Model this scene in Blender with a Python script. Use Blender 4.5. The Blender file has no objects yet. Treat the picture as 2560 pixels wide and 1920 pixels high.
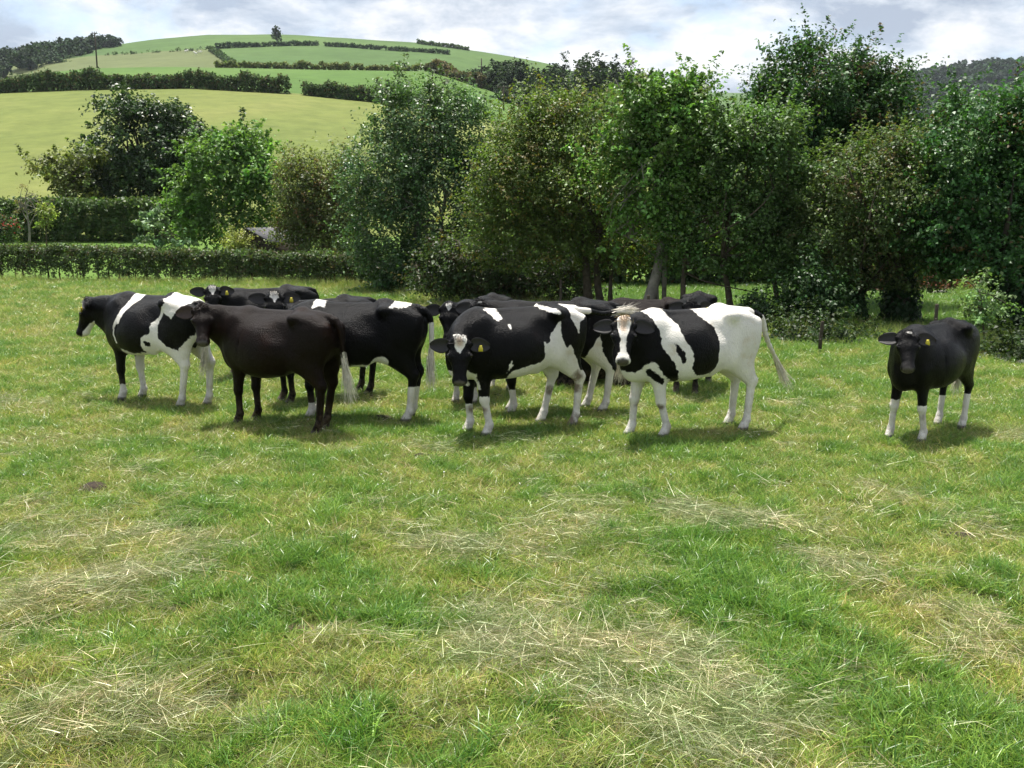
import bpy, math, random, time
import numpy as np
from mathutils import Vector, Matrix, Euler
T0 = time.time()
RAD = math.radians
scene = bpy.context.scene
COL = scene.collection

# ------------------------------------------------------------------ camera
CAM_H, CAM_F = 2.4, 2500.0 / 2560.0
PITCH = math.atan2(440.0, 2500.0)
cd = bpy.data.cameras.new('camera')
cd.sensor_width = 36.0
cd.lens = 36.0 * CAM_F
cd.clip_start, cd.clip_end = 0.1, 6000.0
cam = bpy.data.objects.new('camera', cd)
COL.objects.link(cam)
cam.location = (0, 0, CAM_H)
cam.rotation_euler = (math.pi / 2 - PITCH, 0, 0)
scene.camera = cam

# ------------------------------------------------------------------ light: sun ahead and high, broken cloud
SUN_EL, SUN_AZ = RAD(72), RAD(-20)          # azimuth from the view axis, + to the right
world = bpy.data.worlds.new('World')
scene.world = world
world.use_nodes = True
wn, wl = world.node_tree.nodes, world.node_tree.links
wn.clear()
def N(nodes, kind, **kw):
    n = nodes.new(kind)
    for k, v in kw.items():
        setattr(n, k, v)
    return n
w_out = N(wn, 'ShaderNodeOutputWorld')
w_bg = N(wn, 'ShaderNodeBackground')
w_bg.inputs['Strength'].default_value = 0.1
sky = N(wn, 'ShaderNodeTexSky', sky_type='NISHITA', sun_disc=False, sun_elevation=SUN_EL,
        sun_rotation=SUN_AZ, altitude=50, air_density=1.0, dust_density=2.0, ozone_density=1.0)
tc = N(wn, 'ShaderNodeTexCoord')
# cloud deck: direction projected on a plane overhead so that clouds flatten towards the horizon
sep = N(wn, 'ShaderNodeSeparateXYZ')
wl.new(tc.outputs['Generated'], sep.inputs[0])
zz = N(wn, 'ShaderNodeMath', operation='ADD'); zz.inputs[1].default_value = 0.30
wl.new(sep.outputs['Z'], zz.inputs[0])
zm = N(wn, 'ShaderNodeMath', operation='MAXIMUM'); zm.inputs[1].default_value = 0.05
wl.new(zz.outputs[0], zm.inputs[0])
dx = N(wn, 'ShaderNodeMath', operation='DIVIDE'); dy = N(wn, 'ShaderNodeMath', operation='DIVIDE')
wl.new(sep.outputs['X'], dx.inputs[0]); wl.new(zm.outputs[0], dx.inputs[1])
wl.new(sep.outputs['Y'], dy.inputs[0]); wl.new(zm.outputs[0], dy.inputs[1])
comb = N(wn, 'ShaderNodeCombineXYZ')
wl.new(dx.outputs[0], comb.inputs['X']); wl.new(dy.outputs[0], comb.inputs['Y'])
def wnoise(scale, detail, rough, off, dist=0.0):
    mp = N(wn, 'ShaderNodeMapping'); mp.inputs['Location'].default_value = off
    wl.new(comb.outputs[0], mp.inputs['Vector'])
    n = N(wn, 'ShaderNodeTexNoise'); n.inputs['Scale'].default_value = scale
    n.inputs['Detail'].default_value = detail; n.inputs['Roughness'].default_value = rough
    n.inputs['Distortion'].default_value = dist
    wl.new(mp.outputs[0], n.inputs['Vector'])
    return n
def wramp(src, stops):
    r = N(wn, 'ShaderNodeValToRGB')
    el = r.color_ramp.elements
    while len(el) < len(stops):
        el.new(0.5)
    for e, (p, c) in zip(el, stops):
        e.position = p
        e.color = (c, c, c, 1) if not isinstance(c, tuple) else (*c, 1)
    wl.new(src, r.inputs[0])
    return r
n_cover = wnoise(1.9, 8, 0.60, (3.1, 1.7, 0.0), 0.25)
n_shade = wnoise(3.4, 9, 0.60, (-2.3, 4.4, 2.0), 0.15)
r_cover = wramp(n_cover.outputs['Fac'], [(0.36, 0.0), (0.46, 0.85), (0.56, 1.0)])
r_shade = wramp(n_shade.outputs['Fac'], [(0.39, (2.3, 2.7, 3.35)), (0.47, (3.5, 3.85, 4.35)), (0.54, (4.9, 5.0, 5.2)), (0.62, (6.0, 6.0, 6.0))])
skymul = N(wn, 'ShaderNodeMix', data_type='RGBA', blend_type='MIX')
wl.new(r_cover.outputs['Color'], skymul.inputs[0])
wl.new(sky.outputs['Color'], skymul.inputs[6])
wl.new(r_shade.outputs['Color'], skymul.inputs[7])
wl.new(skymul.outputs[2], w_bg.inputs['Color'])
wl.new(w_bg.outputs[0], w_out.inputs['Surface'])

sd = bpy.data.lights.new('sun', 'SUN')
sd.energy = 5.0
sd.angle = RAD(0.53)
sd.color = (1.0, 0.955, 0.88)
sun = bpy.data.objects.new('sun', sd)
COL.objects.link(sun)
to_sun = Vector((math.sin(SUN_AZ) * math.cos(SUN_EL), math.cos(SUN_AZ) * math.cos(SUN_EL), math.sin(SUN_EL)))
sun.rotation_euler = to_sun.to_track_quat('Z', 'Y').to_euler()
sun.location = (0, 20, 40)

vs = scene.view_settings
vs.view_transform = 'Standard'
vs.look = 'None'
vs.exposure = 1.0
vs.gamma = 1.0
vs.use_curve_mapping = False
scene.cycles.use_denoising = True
scene.cycles.max_bounces = 5
scene.cycles.diffuse_bounces = 2
scene.cycles.glossy_bounces = 2
scene.cycles.transmission_bounces = 3
scene.cycles.transparent_max_bounces = 6
scene.cycles.volume_bounces = 0
scene.render.use_persistent_data = False

# ------------------------------------------------------------------ helpers
FW = np.array([0, math.cos(PITCH), -math.sin(PITCH)])
DN = np.array([0, -math.sin(PITCH), -math.cos(PITCH)])
def at(u, v, Y):
    """the place seen at photo pixel (u, v) that lies Y metres ahead"""
    d = FW + np.array([1., 0, 0]) * (u - 1280) / 2500. + DN * (v - 960) / 2500.
    return np.array([0, 0, CAM_H]) + d * (Y / d[1])
def rng(seed):
    return np.random.default_rng(seed)
def mesh_np(name, verts, faces, smooth=True):
    """verts (n,3); faces: (m,3) or (m,4) array, or list of such arrays"""
    if isinstance(faces, np.ndarray):
        faces = [faces]
    me = bpy.data.meshes.new(name)
    verts = np.asarray(verts, dtype=np.float32)
    me.vertices.add(len(verts))
    me.vertices.foreach_set('co', verts.ravel())
    loops = np.concatenate([f.ravel() for f in faces]).astype(np.int32)
    sizes = np.concatenate([np.full(len(f), f.shape[1]) for f in faces]).astype(np.int32)
    starts = np.concatenate([[0], np.cumsum(sizes)[:-1]]).astype(np.int32)
    me.loops.add(len(loops))
    me.loops.foreach_set('vertex_index', loops)
    me.polygons.add(len(sizes))
    me.polygons.foreach_set('loop_start', starts)
    me.polygons.foreach_set('loop_total', sizes)
    if smooth:
        me.polygons.foreach_set('use_smooth', np.ones(len(sizes), dtype=bool))
    me.update(calc_edges=True)
    return me
def obj(name, me, mat=None, parent=None, loc=(0, 0, 0), rot=(0, 0, 0), scale=None):
    o = bpy.data.objects.new(name, me)
    COL.objects.link(o)
    o.location, o.rotation_euler = loc, rot
    if scale is not None:
        o.scale = scale if hasattr(scale, '__len__') else (scale,) * 3
    if mat is not None and me is not None and len(me.materials) == 0:
        for m in (mat if isinstance(mat, (list, tuple)) else [mat]):
            me.materials.append(m)
    if parent is not None:
        o.parent = parent
    return o
def tag(o, label=None, cat=None, group=None, kind=None):
    if label: o['label'] = label
    if cat: o['category'] = cat
    if group: o['group'] = group
    if kind: o['kind'] = kind
    return o
def fattr(me, name, vals):
    a = me.attributes.new(name, 'FLOAT', 'POINT')
    a.data.foreach_set('value', np.asarray(vals, dtype=np.float32))
def cattr(me, name, rgb):
    a = me.attributes.new(name, 'FLOAT_COLOR', 'POINT')
    c = np.ones((len(rgb), 4), dtype=np.float32); c[:, :3] = rgb
    a.data.foreach_set('color', c.ravel())
def unit(v):
    v = np.asarray(v, float)
    return v / (np.linalg.norm(v, axis=-1, keepdims=True) + 1e-12)
def spline(pts, n):
    """Catmull-Rom through pts, n samples"""
    P = np.asarray(pts, float)
    P = np.vstack([2 * P[0] - P[1], P, 2 * P[-1] - P[-2]])
    t = np.linspace(0, len(P) - 3 - 1e-6, n)
    i = t.astype(int); f = (t - i)[:, None]
    a, b, c, d = P[i], P[i + 1], P[i + 2], P[i + 3]
    return .5 * ((2 * b) + (c - a) * f + (2 * a - 5 * b + 4 * c - d) * f**2 + (3 * b - a - 3 * c + d) * f**3)
def tube(path, radii, seg=7, cap=True):
    """closed tapered tube along path -> verts, quads, tris"""
    P = np.asarray(path, float); R = np.broadcast_to(np.asarray(radii, float), (len(P),))
    T = unit(np.gradient(P, axis=0))
    ref = np.array([0, 0, 1.]) if abs(T[0][2]) < .9 else np.array([1., 0, 0])
    V = []
    s = unit(np.cross(T[0], ref))
    for k in range(len(P)):
        s = unit(s - T[k] * (s @ T[k]))
        b = np.cross(T[k], s)
        a = np.arange(seg) * 2 * math.pi / seg
        V.append(P[k] + R[k] * (np.cos(a)[:, None] * s + np.sin(a)[:, None] * b))
    V = np.vstack(V)
    n = len(P)
    i = np.arange(seg); j = (i + 1) % seg
    Q = np.vstack([np.stack([k * seg + i, k * seg + j, (k + 1) * seg + j, (k + 1) * seg + i], 1) for k in range(n - 1)])
    Tt = np.zeros((0, 3), int)
    if cap:
        V = np.vstack([V, P[:1], P[-1:]])
        c0, c1 = n * seg, n * seg + 1
        Tt = np.vstack([np.stack([j, i, np.full(seg, c0)], 1), np.stack([(n - 1) * seg + i, (n - 1) * seg + j, np.full(seg, c1)], 1)])
    return V, Q, Tt
class MB:
    """collects pieces of one mesh"""
    def __init__(s): s.v, s.q, s.t, s.n = [], [], [], 0
    def add(s, V, Q=None, T=None):
        V = np.asarray(V, float)
        s.v.append(V)
        if Q is not None and len(Q): s.q.append(np.asarray(Q) + s.n)
        if T is not None and len(T): s.t.append(np.asarray(T) + s.n)
        s.n += len(V)
        return s
    def tube(s, path, radii, seg=7): return s.add(*tube(path, radii, seg))
    def box(s, lo, hi):
        x0, y0, z0 = lo; x1, y1, z1 = hi
        V = [(x0,y0,z0),(x1,y0,z0),(x1,y1,z0),(x0,y1,z0),(x0,y0,z1),(x1,y0,z1),(x1,y1,z1),(x0,y1,z1)]
        return s.add(V, [(0,3,2,1),(4,5,6,7),(0,1,5,4),(1,2,6,5),(2,3,7,6),(3,0,4,7)])
    def mesh(s, name, smooth=True):
        f = []
        if s.q: f.append(np.vstack(s.q))
        if s.t: f.append(np.vstack(s.t))
        return mesh_np(name, np.vstack(s.v), f, smooth)
def vnoise(P, scale, seed=0):
    """smooth value noise on (n,d) points, -1..1"""
    P = np.asarray(P, float) * scale + 100.37 + seed * 17.13
    d = P.shape[1]
    I = np.floor(P).astype(np.int64); Fr = P - I
    Fr = Fr * Fr * (3 - 2 * Fr)
    out = np.zeros(len(P))
    pr = [73856093, 19349663, 83492791]
    for c in range(2 ** d):
        h = np.zeros(len(P), dtype=np.int64) + seed * 7919
        w = np.ones(len(P))
        for k in range(d):
            b = (c >> k) & 1
            h ^= (I[:, k] + b) * pr[k]
            w *= Fr[:, k] if b else 1 - Fr[:, k]
        h = (h ^ (h >> 13)) * 1274126177
        h = (h ^ (h >> 16)) & 0xFFFFFF
        out += w * (h / 0x7FFFFF - 1.0)
    return out
def fbm(P, scale, oct=4, seed=0):
    s, a, t = 0, 1.0, 0
    for k in range(oct):
        s = s + a * vnoise(P, scale * 2**k, seed + k); t += a; a *= .5
    return s / t

# ------------------------------------------------------------------ node material helper
class Mat:
    def __init__(s, name):
        s.m = bpy.data.materials.new(name)
        s.m.use_nodes = True
        s.nt = s.m.node_tree
        s.n, s.l = s.nt.nodes, s.nt.links
        s.b = s.n['Principled BSDF']
        s.out = s.n['Material Output']
    def node(s, kind, **kw): return N(s.n, kind, **kw)
    def set(s, **kw):
        for k, v in kw.items():
            k = k.replace('_', ' ')
            i = s.b.inputs[k]
            if hasattr(v, 'is_linked'): s.l.new(v, i)
            elif hasattr(i.default_value, '__len__') and len(v) == 3: i.default_value = (*v, 1) if len(i.default_value) == 4 else v
            else: i.default_value = v
        return s
    def pos(s, kind='Position'):
        if kind == 'Position': return s.node('ShaderNodeNewGeometry').outputs['Position']
        return s.node('ShaderNodeTexCoord').outputs[kind]
    def noise(s, vec, scale, detail=4, rough=.55, dist=0.):
        n = s.node('ShaderNodeTexNoise')
        s.l.new(vec, n.inputs['Vector'])
        n.inputs['Scale'].default_value = scale; n.inputs['Detail'].default_value = detail
        n.inputs['Roughness'].default_value = rough; n.inputs['Distortion'].default_value = dist
        return n.outputs['Fac']
    def ramp(s, src, stops, interp='LINEAR'):
        r = s.node('ShaderNodeValToRGB')
        r.color_ramp.interpolation = interp
        el = r.color_ramp.elements
        while len(el) < len(stops): el.new(.5)
        for e, (p, c) in zip(el, stops):
            e.position = p
            e.color = (*c, 1) if isinstance(c, tuple) else (c, c, c, 1)
        s.l.new(src, r.inputs[0])
        return r.outputs['Color']
    def val(s, x):
        return x
    def math(s, op, a, b=None, clamp=False):
        n = s.node('ShaderNodeMath', operation=op, use_clamp=clamp)
        for i, x in enumerate((a, b)):
            if x is None: continue
            if hasattr(x, 'is_linked'): s.l.new(x, n.inputs[i])
            else: n.inputs[i].default_value = x
        return n.outputs[0]
    def mix(s, fac, a, b, mode='MIX'):
        n = s.node('ShaderNodeMix', data_type='RGBA', blend_type=mode)
        for i, x in ((0, fac), (6, a), (7, b)):
            if hasattr(x, 'is_linked'): s.l.new(x, n.inputs[i])
            elif i == 0: n.inputs[0].default_value = x
            else: n.inputs[i].default_value = (*x, 1)
        return n.outputs[2]
    def attr(s, name, out='Fac', typ='GEOMETRY'):
        n = s.node('ShaderNodeAttribute', attribute_name=name, attribute_type=typ)
        return n.outputs[out]
    def bump(s, h, strength=.3, dist=.02):
        n = s.node('ShaderNodeBump')
        n.inputs['Strength'].default_value = strength; n.inputs['Distance'].default_value = dist
        s.l.new(h, n.inputs['Height'])
        s.l.new(n.outputs[0], s.b.inputs['Normal'])
        return s
def simple_mat(name, col, rough=.7, var=.25, scale=8., spec=.4):
    """plain coloured surface with mottling"""
    m = Mat(name)
    f = m.noise(m.pos('Object'), scale, 5)
    c = m.ramp(f, [(.3, tuple(x * (1 - var) for x in col)), (.7, tuple(min(1, x * (1 + var)) for x in col))])
    m.set(Base_Color=c, Roughness=rough, Specular_IOR_Level=spec)
    m.bump(m.noise(m.pos('Object'), scale * 6, 4), .3, .01)
    return m.m

# ------------------------------------------------------------------ ground, fields and hills
def line(pts):
    P = np.array(sorted(pts), float)
    return lambda u: np.interp(u, P[:, 0], P[:, 1])
# heights of the land are read off as elevation angles along lines of equal distance
L_H1 = line([(-900, 262), (0, 234), (203, 223), (474, 219), (723, 234), (949, 255), (1150, 285), (1400, 330), (1700, 400), (2100, 440), (3600, 440)])
L_CR = line([(-900, 262), (-300, 235), (0, 209), (116, 184), (231, 171), (405, 167), (579, 169), (810, 174), (1070, 179), (1186, 214), (1300, 255), (1500, 310), (1700, 380), (2100, 410), (3600, 410)])
L_SK = line([(-900, 200), (-300, 170), (0, 150), (150, 128), (284, 113), (405, 97), (521, 88), (683, 86), (868, 95), (1042, 107), (1169, 124), (1280, 141), (1364, 158), (1500, 200), (1650, 255), (1800, 300), (2100, 360), (3600, 360)])
L_RG = line([(-900, 300), (1300, 300), (1600, 262), (1780, 240), (1960, 236), (2100, 224), (2264, 206), (2379, 188), (2466, 176), (2560, 172), (2900, 150), (3600, 190)])
D_LAWN, D_HEDGE2, D_H1, D_CR, D_DIP, D_SK, D_RG = 34.0, 48.0, 140.0, 220.0, 300.0, 550.0, 950.0
UC = np.arange(-900, 3601, 18.)
ROWS = [D_LAWN, D_HEDGE2, D_H1, D_CR, D_DIP, D_SK, D_RG, 1250., 1800.]
def row_z(u):
    cr, sk = L_CR(u), L_SK(u)
    dip = np.maximum(cr + 14, cr * .5 + sk * .5 + 12)
    rt = np.clip((u - 1100) / 500, 0, 1)
    low = .95 * (1 - .7 * rt)
    # kept as photo heights (elevation angles), so that a brow between two lines never rises above them
    el = lambda z, Y: 960 + 2500 * (Y * DN[1] + (z - CAM_H) * DN[2]) / (Y * FW[1] + (z - CAM_H) * FW[2])
    one = np.ones(len(u))
    return np.stack([one * el(0., D_LAWN), el(low, D_HEDGE2), L_H1(u), cr, dip, sk, L_RG(u), 232 * one, 236 * one], 1)
def v_to_z(v, Y):
    dy_, dz_ = FW[1] + DN[1] * (v - 960) / 2500., FW[2] + DN[2] * (v - 960) / 2500.
    return CAM_H + dz_ * Y / dy_
ZC = row_z(UC)
def pchip(xs, ys, x):
    h = np.diff(xs); d = np.diff(ys, axis=1) / h
    m = np.zeros_like(ys)
    m[:, 0], m[:, -1] = d[:, 0], d[:, -1]
    for i in range(1, len(xs) - 1):
        same = d[:, i-1] * d[:, i] > 0
        w1, w2 = 2*h[i] + h[i-1], h[i] + 2*h[i-1]
        with np.errstate(divide='ignore', invalid='ignore'):
            hm = (w1 + w2) / (w1 / d[:, i-1] + w2 / d[:, i])
        m[:, i] = np.where(same, np.nan_to_num(hm), 0)
    i = np.clip(np.searchsorted(xs, x, side='right') - 1, 0, len(xs) - 2)
    t = (x - xs[i]) / h[i]
    a, b = ys[:, i], ys[:, i+1]
    return ((1+2*t)*(1-t)**2)*a + (t*(1-t)**2)*h[i]*m[:, i] + (t*t*(3-2*t))*b + (t*t*(t-1))*h[i]*m[:, i+1]
XS = np.array(ROWS)
def land_uY(u, Y):
    """point of the land on the bearing of photo column u, Y metres ahead"""
    z = v_to_z(pchip(XS, row_z(np.array([float(u)])), Y)[0], Y)
    # the bearing is exact only for the point's own elevation
    d = Y / math.cos(PITCH)
    w = Y * math.cos(PITCH) - (z - CAM_H) * math.sin(PITCH)
    return np.array([(u - 1280) / 2500. * w, Y, z])
def grid_mesh(name, ys):
    ys = np.asarray(ys)
    G = np.zeros((len(ys), len(UC), 3))
    for i, Y in enumerate(ys):
        z = v_to_z(pchip(XS, ZC, Y), Y)
        w = Y * math.cos(PITCH) - (z - CAM_H) * math.sin(PITCH)
        G[i] = np.stack([(UC - 1280) / 2500. * w, np.full(len(UC), Y), z], 1)
    P = G.reshape(-1, 3)
    amp = np.clip((P[:, 1] - 60) / 200, 0, 1) * .5
    P[:, 2] += fbm(P[:, :2], 1 / 28., 3, 4) * amp
    nu = len(UC)
    i, j = np.meshgrid(np.arange(len(ys) - 1), np.arange(nu - 1), indexing='ij')
    a = (i * nu + j).ravel()
    return mesh_np(name, P, np.stack([a, a + 1, a + nu + 1, a + nu], 1))

def field_mat(name, c1, c2, c3, s1=.05, s2=.6):
    m = Mat(name)
    p = m.pos()
    big = m.noise(p, s1, 5, .6)
    c = m.ramp(big, [(.32, c1), (.5, c2), (.68, c3)])
    fine = m.noise(p, s2, 6, .7)
    c = m.mix(.45, c, m.ramp(fine, [(.3, tuple(x * .6 for x in c2)), (.7, tuple(x * 1.35 for x in c2))]))
    m.set(Base_Color=c, Roughness=.9, Specular_IOR_Level=.1)
    m.bump(m.noise(p, s2 * 3, 5, .7), .3, .2)
    return m.m
F_LAWN = field_mat('lawn_grass', (.06, .12, .02), (.085, .15, .028), (.10, .165, .035), .2, 8)
F_STUB = field_mat('mown_field_grass', (.078, .110, .026), (.114, .138, .034), (.152, .158, .048), .05, .4)
F_GREEN = field_mat('green_field_grass', (.048, .098, .020), (.064, .12, .024), (.084, .14, .030), .03, .3)
F_HILL = field_mat('hill_grass', (.042, .082, .022), (.056, .102, .027), (.078, .128, .034), .013, .12)
F_PADD = field_mat('paddock_grass', (.07, .15, .02), (.09, .18, .028), (.11, .19, .035), .4, 10)
F_FAR = field_mat('distant_land', (.05, .09, .03), (.065, .11, .04), (.08, .13, .045), .006, .04)
tag(obj('garden_lawn', grid_mesh('garden_lawn', np.linspace(33.2, 49, 12)), F_LAWN), kind='structure')
tag(obj('mown_field', grid_mesh('mown_field', np.linspace(49, D_H1 + 1, 30)), F_STUB), kind='structure')
tag(obj('green_field', grid_mesh('green_field', np.linspace(D_H1 + 1, D_DIP, 28)), F_GREEN), kind='structure')
F_GRAZ = field_mat('grazed_hill_grass', (.075, .095, .035), (.09, .11, .042), (.105, .125, .05), .02, .15)
def hill_obj():
    ys = np.concatenate([np.linspace(D_DIP, D_SK, 70), np.linspace(D_SK, D_RG, 24)[1:]])
    me = grid_mesh('hill', ys)
    o = obj('hill', me, [F_HILL, F_GRAZ])
    # the duller grazed field in the left part of the slope
    n = len(me.polygons)
    c = np.empty(n * 3); me.polygons.foreach_get('center', c); c = c.reshape(-1, 3)
    q = c - np.array([0, 0, CAM_H]); w = q @ FW
    u, v = 1280 + 2500 * q[:, 0] / w, 960 + 2500 * (q @ DN) / w
    m = (c[:, 1] < D_SK) & (v > np.interp(u, [-900, 0, 168, 255, 521], [200, 170, 147, 138, 122])) & (u < np.interp(v, [119, 165, 300], [521, 584, 700]))
    me.polygons.foreach_set('material_index', m.astype(np.int32))
    return tag(o, kind='structure')
hill_obj()
tag(obj('distant_hills', grid_mesh('distant_hills', np.linspace(D_RG, 1800, 16)), F_FAR), kind='structure')

# the pasture itself: one sheet from behind the camera to past the hedge
def ground_z(P):
    P = np.asarray(P, float)
    near = np.clip((8.5 - P[:, 1]) / 3, 0, 1)
    a = .018 + .06 * near
    z = fbm(P, 1.3, 3, 11) * a + fbm(P, 4.5, 3, 15) * (.014 + .034 * near)
    for (cx, cy, r, d) in PITS:
        z -= d * np.exp(-((P[:, 0] - cx)**2 + (P[:, 1] - cy)**2) / (r * r))
    return z
def g2(u, v):
    """pasture point under pixel of the 2212-wide view"""
    k = 2560 / 2212.
    d = FW + np.array([1., 0, 0]) * (u * k - 1280) / 2500. + DN * (v * k - 960) / 2500.
    return (np.array([0, 0, CAM_H]) + d * (-CAM_H / d[2]))[:2]
PITS = [(*g2(480, 1500), .20, .12), (*g2(520, 1185), .12, .05), (*g2(640, 1350), .20, .05), (*g2(1200, 1580), .12, .04)]
def pasture_mesh():
    ys = np.concatenate([np.arange(-6, 3, 1.), np.arange(3, 9, .06), np.arange(9, 16, .12), np.arange(16, 33.6, .5)])
    xs = np.concatenate([np.arange(-60, -9, 1.5), np.arange(-9, -4, .25), np.arange(-4, 4, .07), np.arange(4, 9, .25), np.arange(9, 60.1, 1.5)])
    X, Y = np.meshgrid(xs, ys)
    P = np.stack([X.ravel(), Y.ravel()], 1)
    V = np.c_[P, ground_z(P)]
    n = len(xs)
    i, j = np.meshgrid(np.arange(len(ys) - 1), np.arange(n - 1), indexing='ij')
    a = (i * n + j).ravel()
    return mesh_np('pasture', V, np.stack([a, a + 1, a + n + 1, a + n], 1))
def pasture_mat():
    m = Mat('pasture_soil')
    p = m.pos()
    c = m.ramp(m.noise(p, 1.3, 6, .65), [(.30, (.045, .065, .018)), (.5, (.07, .09, .026)), (.68, (.10, .10, .04))])
    c = m.mix(.55, c, m.ramp(m.noise(p, 28, 6, .7), [(.3, (.03, .04, .014)), (.55, (.09, .115, .032)), (.75, (.16, .15, .07))]))
    m.set(Base_Color=c, Roughness=.95, Specular_IOR_Level=.05)
    m.bump(m.noise(p, 40, 6, .75), .9, .03)
    return m.m
tag(obj('pasture', pasture_mesh(), pasture_mat()), kind='structure')

# ------------------------------------------------------------------ foliage
K = 2560 / 2212.
def leaf_mat(name, gloss=.4, rough=.38, transl=.28):
    m = Mat(name)
    c = m.attr('col', 'Color')
    m.set(Base_Color=c, Roughness=rough, Specular_IOR_Level=gloss)
    tr = m.node('ShaderNodeBsdfTranslucent')
    m.l.new(m.mix(1.0, c, (1.25, 1.35, .6), 'MULTIPLY'), tr.inputs['Color'])
    mx = m.node('ShaderNodeMixShader'); mx.inputs[0].default_value = transl
    m.l.new(m.b.outputs[0], mx.inputs[1]); m.l.new(tr.outputs[0], mx.inputs[2])
    m.l.new(mx.outputs[0], m.out.inputs['Surface'])
    return m.m
M_LEAF = leaf_mat('leaves_soft', .25, .5, .36)
M_LEAF_GLOSS = leaf_mat('leaves_glossy', .26, .42, .28)
M_LEAF_FAR = leaf_mat('leaves_far', .1, .7, .2)
M_BARK = simple_mat('bark', (.075, .062, .045), .9, .45, 9, .15)
M_BARK_PALE = simple_mat('bark_pale', (.19, .175, .15), .85, .35, 7, .2)
M_BARK_DARK = simple_mat('bark_dark', (.035, .03, .024), .9, .4, 9, .15)

def leaves(C, size, cols, normals, r, fold=.25, aspect=.62):
    """rhombic folded leaves at points C -> mesh data"""
    n = len(C)
    nr = unit(normals)
    t = unit(np.cross(nr, r.normal(size=(n, 3))))
    b = np.cross(nr, t)
    sz = size * 1.25 * r.uniform(.65, 1.3, n)[:, None]
    V = np.empty((n, 4, 3))
    V[:, 0] = C - t * sz * .5
    V[:, 1] = C + b * sz * aspect * .5 + nr * sz * fold * .5
    V[:, 2] = C + t * sz * .5 - nr * sz * .12
    V[:, 3] = C - b * sz * aspect * .5 + nr * sz * fold * .5
    Q = np.arange(n * 4).reshape(n, 4)
    return V.reshape(-1, 3), Q, np.repeat(cols, 4, axis=0)
def leaf_mesh(name, C, size, cols, normals, r, **kw):
    V, Q, Cc = leaves(C, size, cols, normals, r, **kw)
    me = mesh_np(name, V, Q, smooth=False)
    cattr(me, 'col', np.clip(Cc, .002, .9))
    return me
def crown_points(ells, n, r, clump=.30, per=26, shell=.45, drop=.5, spray_len=1., holes=.8):
    """clumped points in a union of ellipsoids; returns points, outward normals, clump id, clump tint"""
    vol = np.array([e[1][0] * e[1][1] * e[1][2] for e in ells]) ** .8
    nc = max(4, n // per)
    pick = r.choice(len(ells), nc, p=vol / vol.sum())
    d = unit(r.normal(size=(nc, 3)))
    rad = r.uniform(shell, 1.0, nc) ** .6
    cen = np.array([ells[i][0] for i in pick]); rr = np.array([ells[i][1] for i in pick])
    # irregular outline
    rad *= 1 + .20 * vnoise(d * 2.2 + pick[:, None] * 3.7, 1.0, 3) + .12 * vnoise(d * 5, 1., 5)
    cc = cen + d * rr * rad[:, None]
    cs = clump * r.uniform(.55, 1.35, nc)
    # thin places: clumps are missing where the noise is low
    hole = fbm(cc, .75 / max(clump, .05) * .3, 2, 9) < -.20
    wgt = np.where(hole & (r.uniform(size=nc) < holes), .02, 1.) * r.uniform(.4, 1.6, nc)
    k = r.choice(nc, n, p=wgt / wgt.sum())
    off = r.normal(size=(n, 3)) * np.array([1, 1, .62]) * .5
    off[:, 2] -= drop * (off[:, 0]**2 + off[:, 1]**2) * .5
    P = cc[k] + off * cs[k][:, None]
    # many clumps are sprays: leaves strung along a shoot that points out and up
    spray = (r.uniform(size=nc) < .5)[k]
    sdir = unit(d + r.normal(size=(nc, 3)) * .45 + np.array([0, 0, .55]))[k]
    t = r.uniform(-.35, 1., n)
    L_ = (clump * spray_len * r.uniform(1.2, 2.9, nc))[k]
    Ps = cc[k] + sdir * (t * L_)[:, None] + r.normal(size=(n, 3)) * (clump * .26 * (1.2 - np.clip(t, 0, 1)))[:, None]
    Ps[:, 2] -= drop * .12 * (t * L_) ** 2
    P = np.where(spray[:, None], Ps, P)
    nrm = unit(d[k] * .55 + r.normal(size=(n, 3)) * .55 + np.array([0, 0, .75]))
    return P, nrm, k, cc, d
def crown_cols(base, k, nc, r, var=.28, accent=None, acc_p=.0, P=None):
    base = np.asarray(base)
    ct = np.exp(r.normal(0, .16, (nc, 1))) * np.exp(r.normal(0, .06, (nc, 3)))
    lt = np.exp(r.normal(0, var, (len(k), 1)))
    c = base * 1.45 * ct[k] * lt
    if accent is not None:
        m = r.uniform(size=nc) < acc_p
        mm = m[k] & (r.uniform(size=len(k)) < .75) | (r.uniform(size=len(k)) < acc_p * .3)
        c[mm] = np.asarray(accent) * np.exp(r.normal(0, .25, (mm.sum(), 1)))
    return c
def img_ells(lst, Y, depth=.85):
    out = []
    for e in lst:
        cu, cv, ru, rv = e[:4]
        dy = e[4] if len(e) > 4 else 0.
        YY = Y + dy
        s = K * YY / 2500.
        if Y < 27: ru = ru * 1.15
        out.append((at(cu * K, cv * K, YY), np.array([ru * s, max(ru, rv) * s * depth, rv * s]) * 1.02))
    # smaller lobes on each mass make the outline and the shading uneven
    rl = rng(int(abs(lst[0][0] * 7 + lst[0][1])) + len(lst))
    for c, rr in list(out):
        for _ in range(8):
            d = unit(rl.normal(size=3) + np.array([0, -.15, .35]))
            out.append((c + d * rr * rl.uniform(.75, 1.12), rr.min() * rl.uniform(.20, .52) * np.array([1.15, 1.15, .85])))
    return out
def img_path(pts, Y, ground=True):
    P = [at(u * K, v * K, Y + (w[0] if w else 0)) for u, v, *w in pts]
    return np.array(P)
def branches(mb, start, targets, r, r0, r1=.008, seg=5, wig=.10):
    for t in targets:
        mid = (start + t) / 2 + r.normal(size=3) * wig * np.linalg.norm(t - start) + np.array([0, 0, .08])
        path = spline([start, mid, t], 7)
        mb.tube(path, np.linspace(r0, r1, 7), seg)
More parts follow.
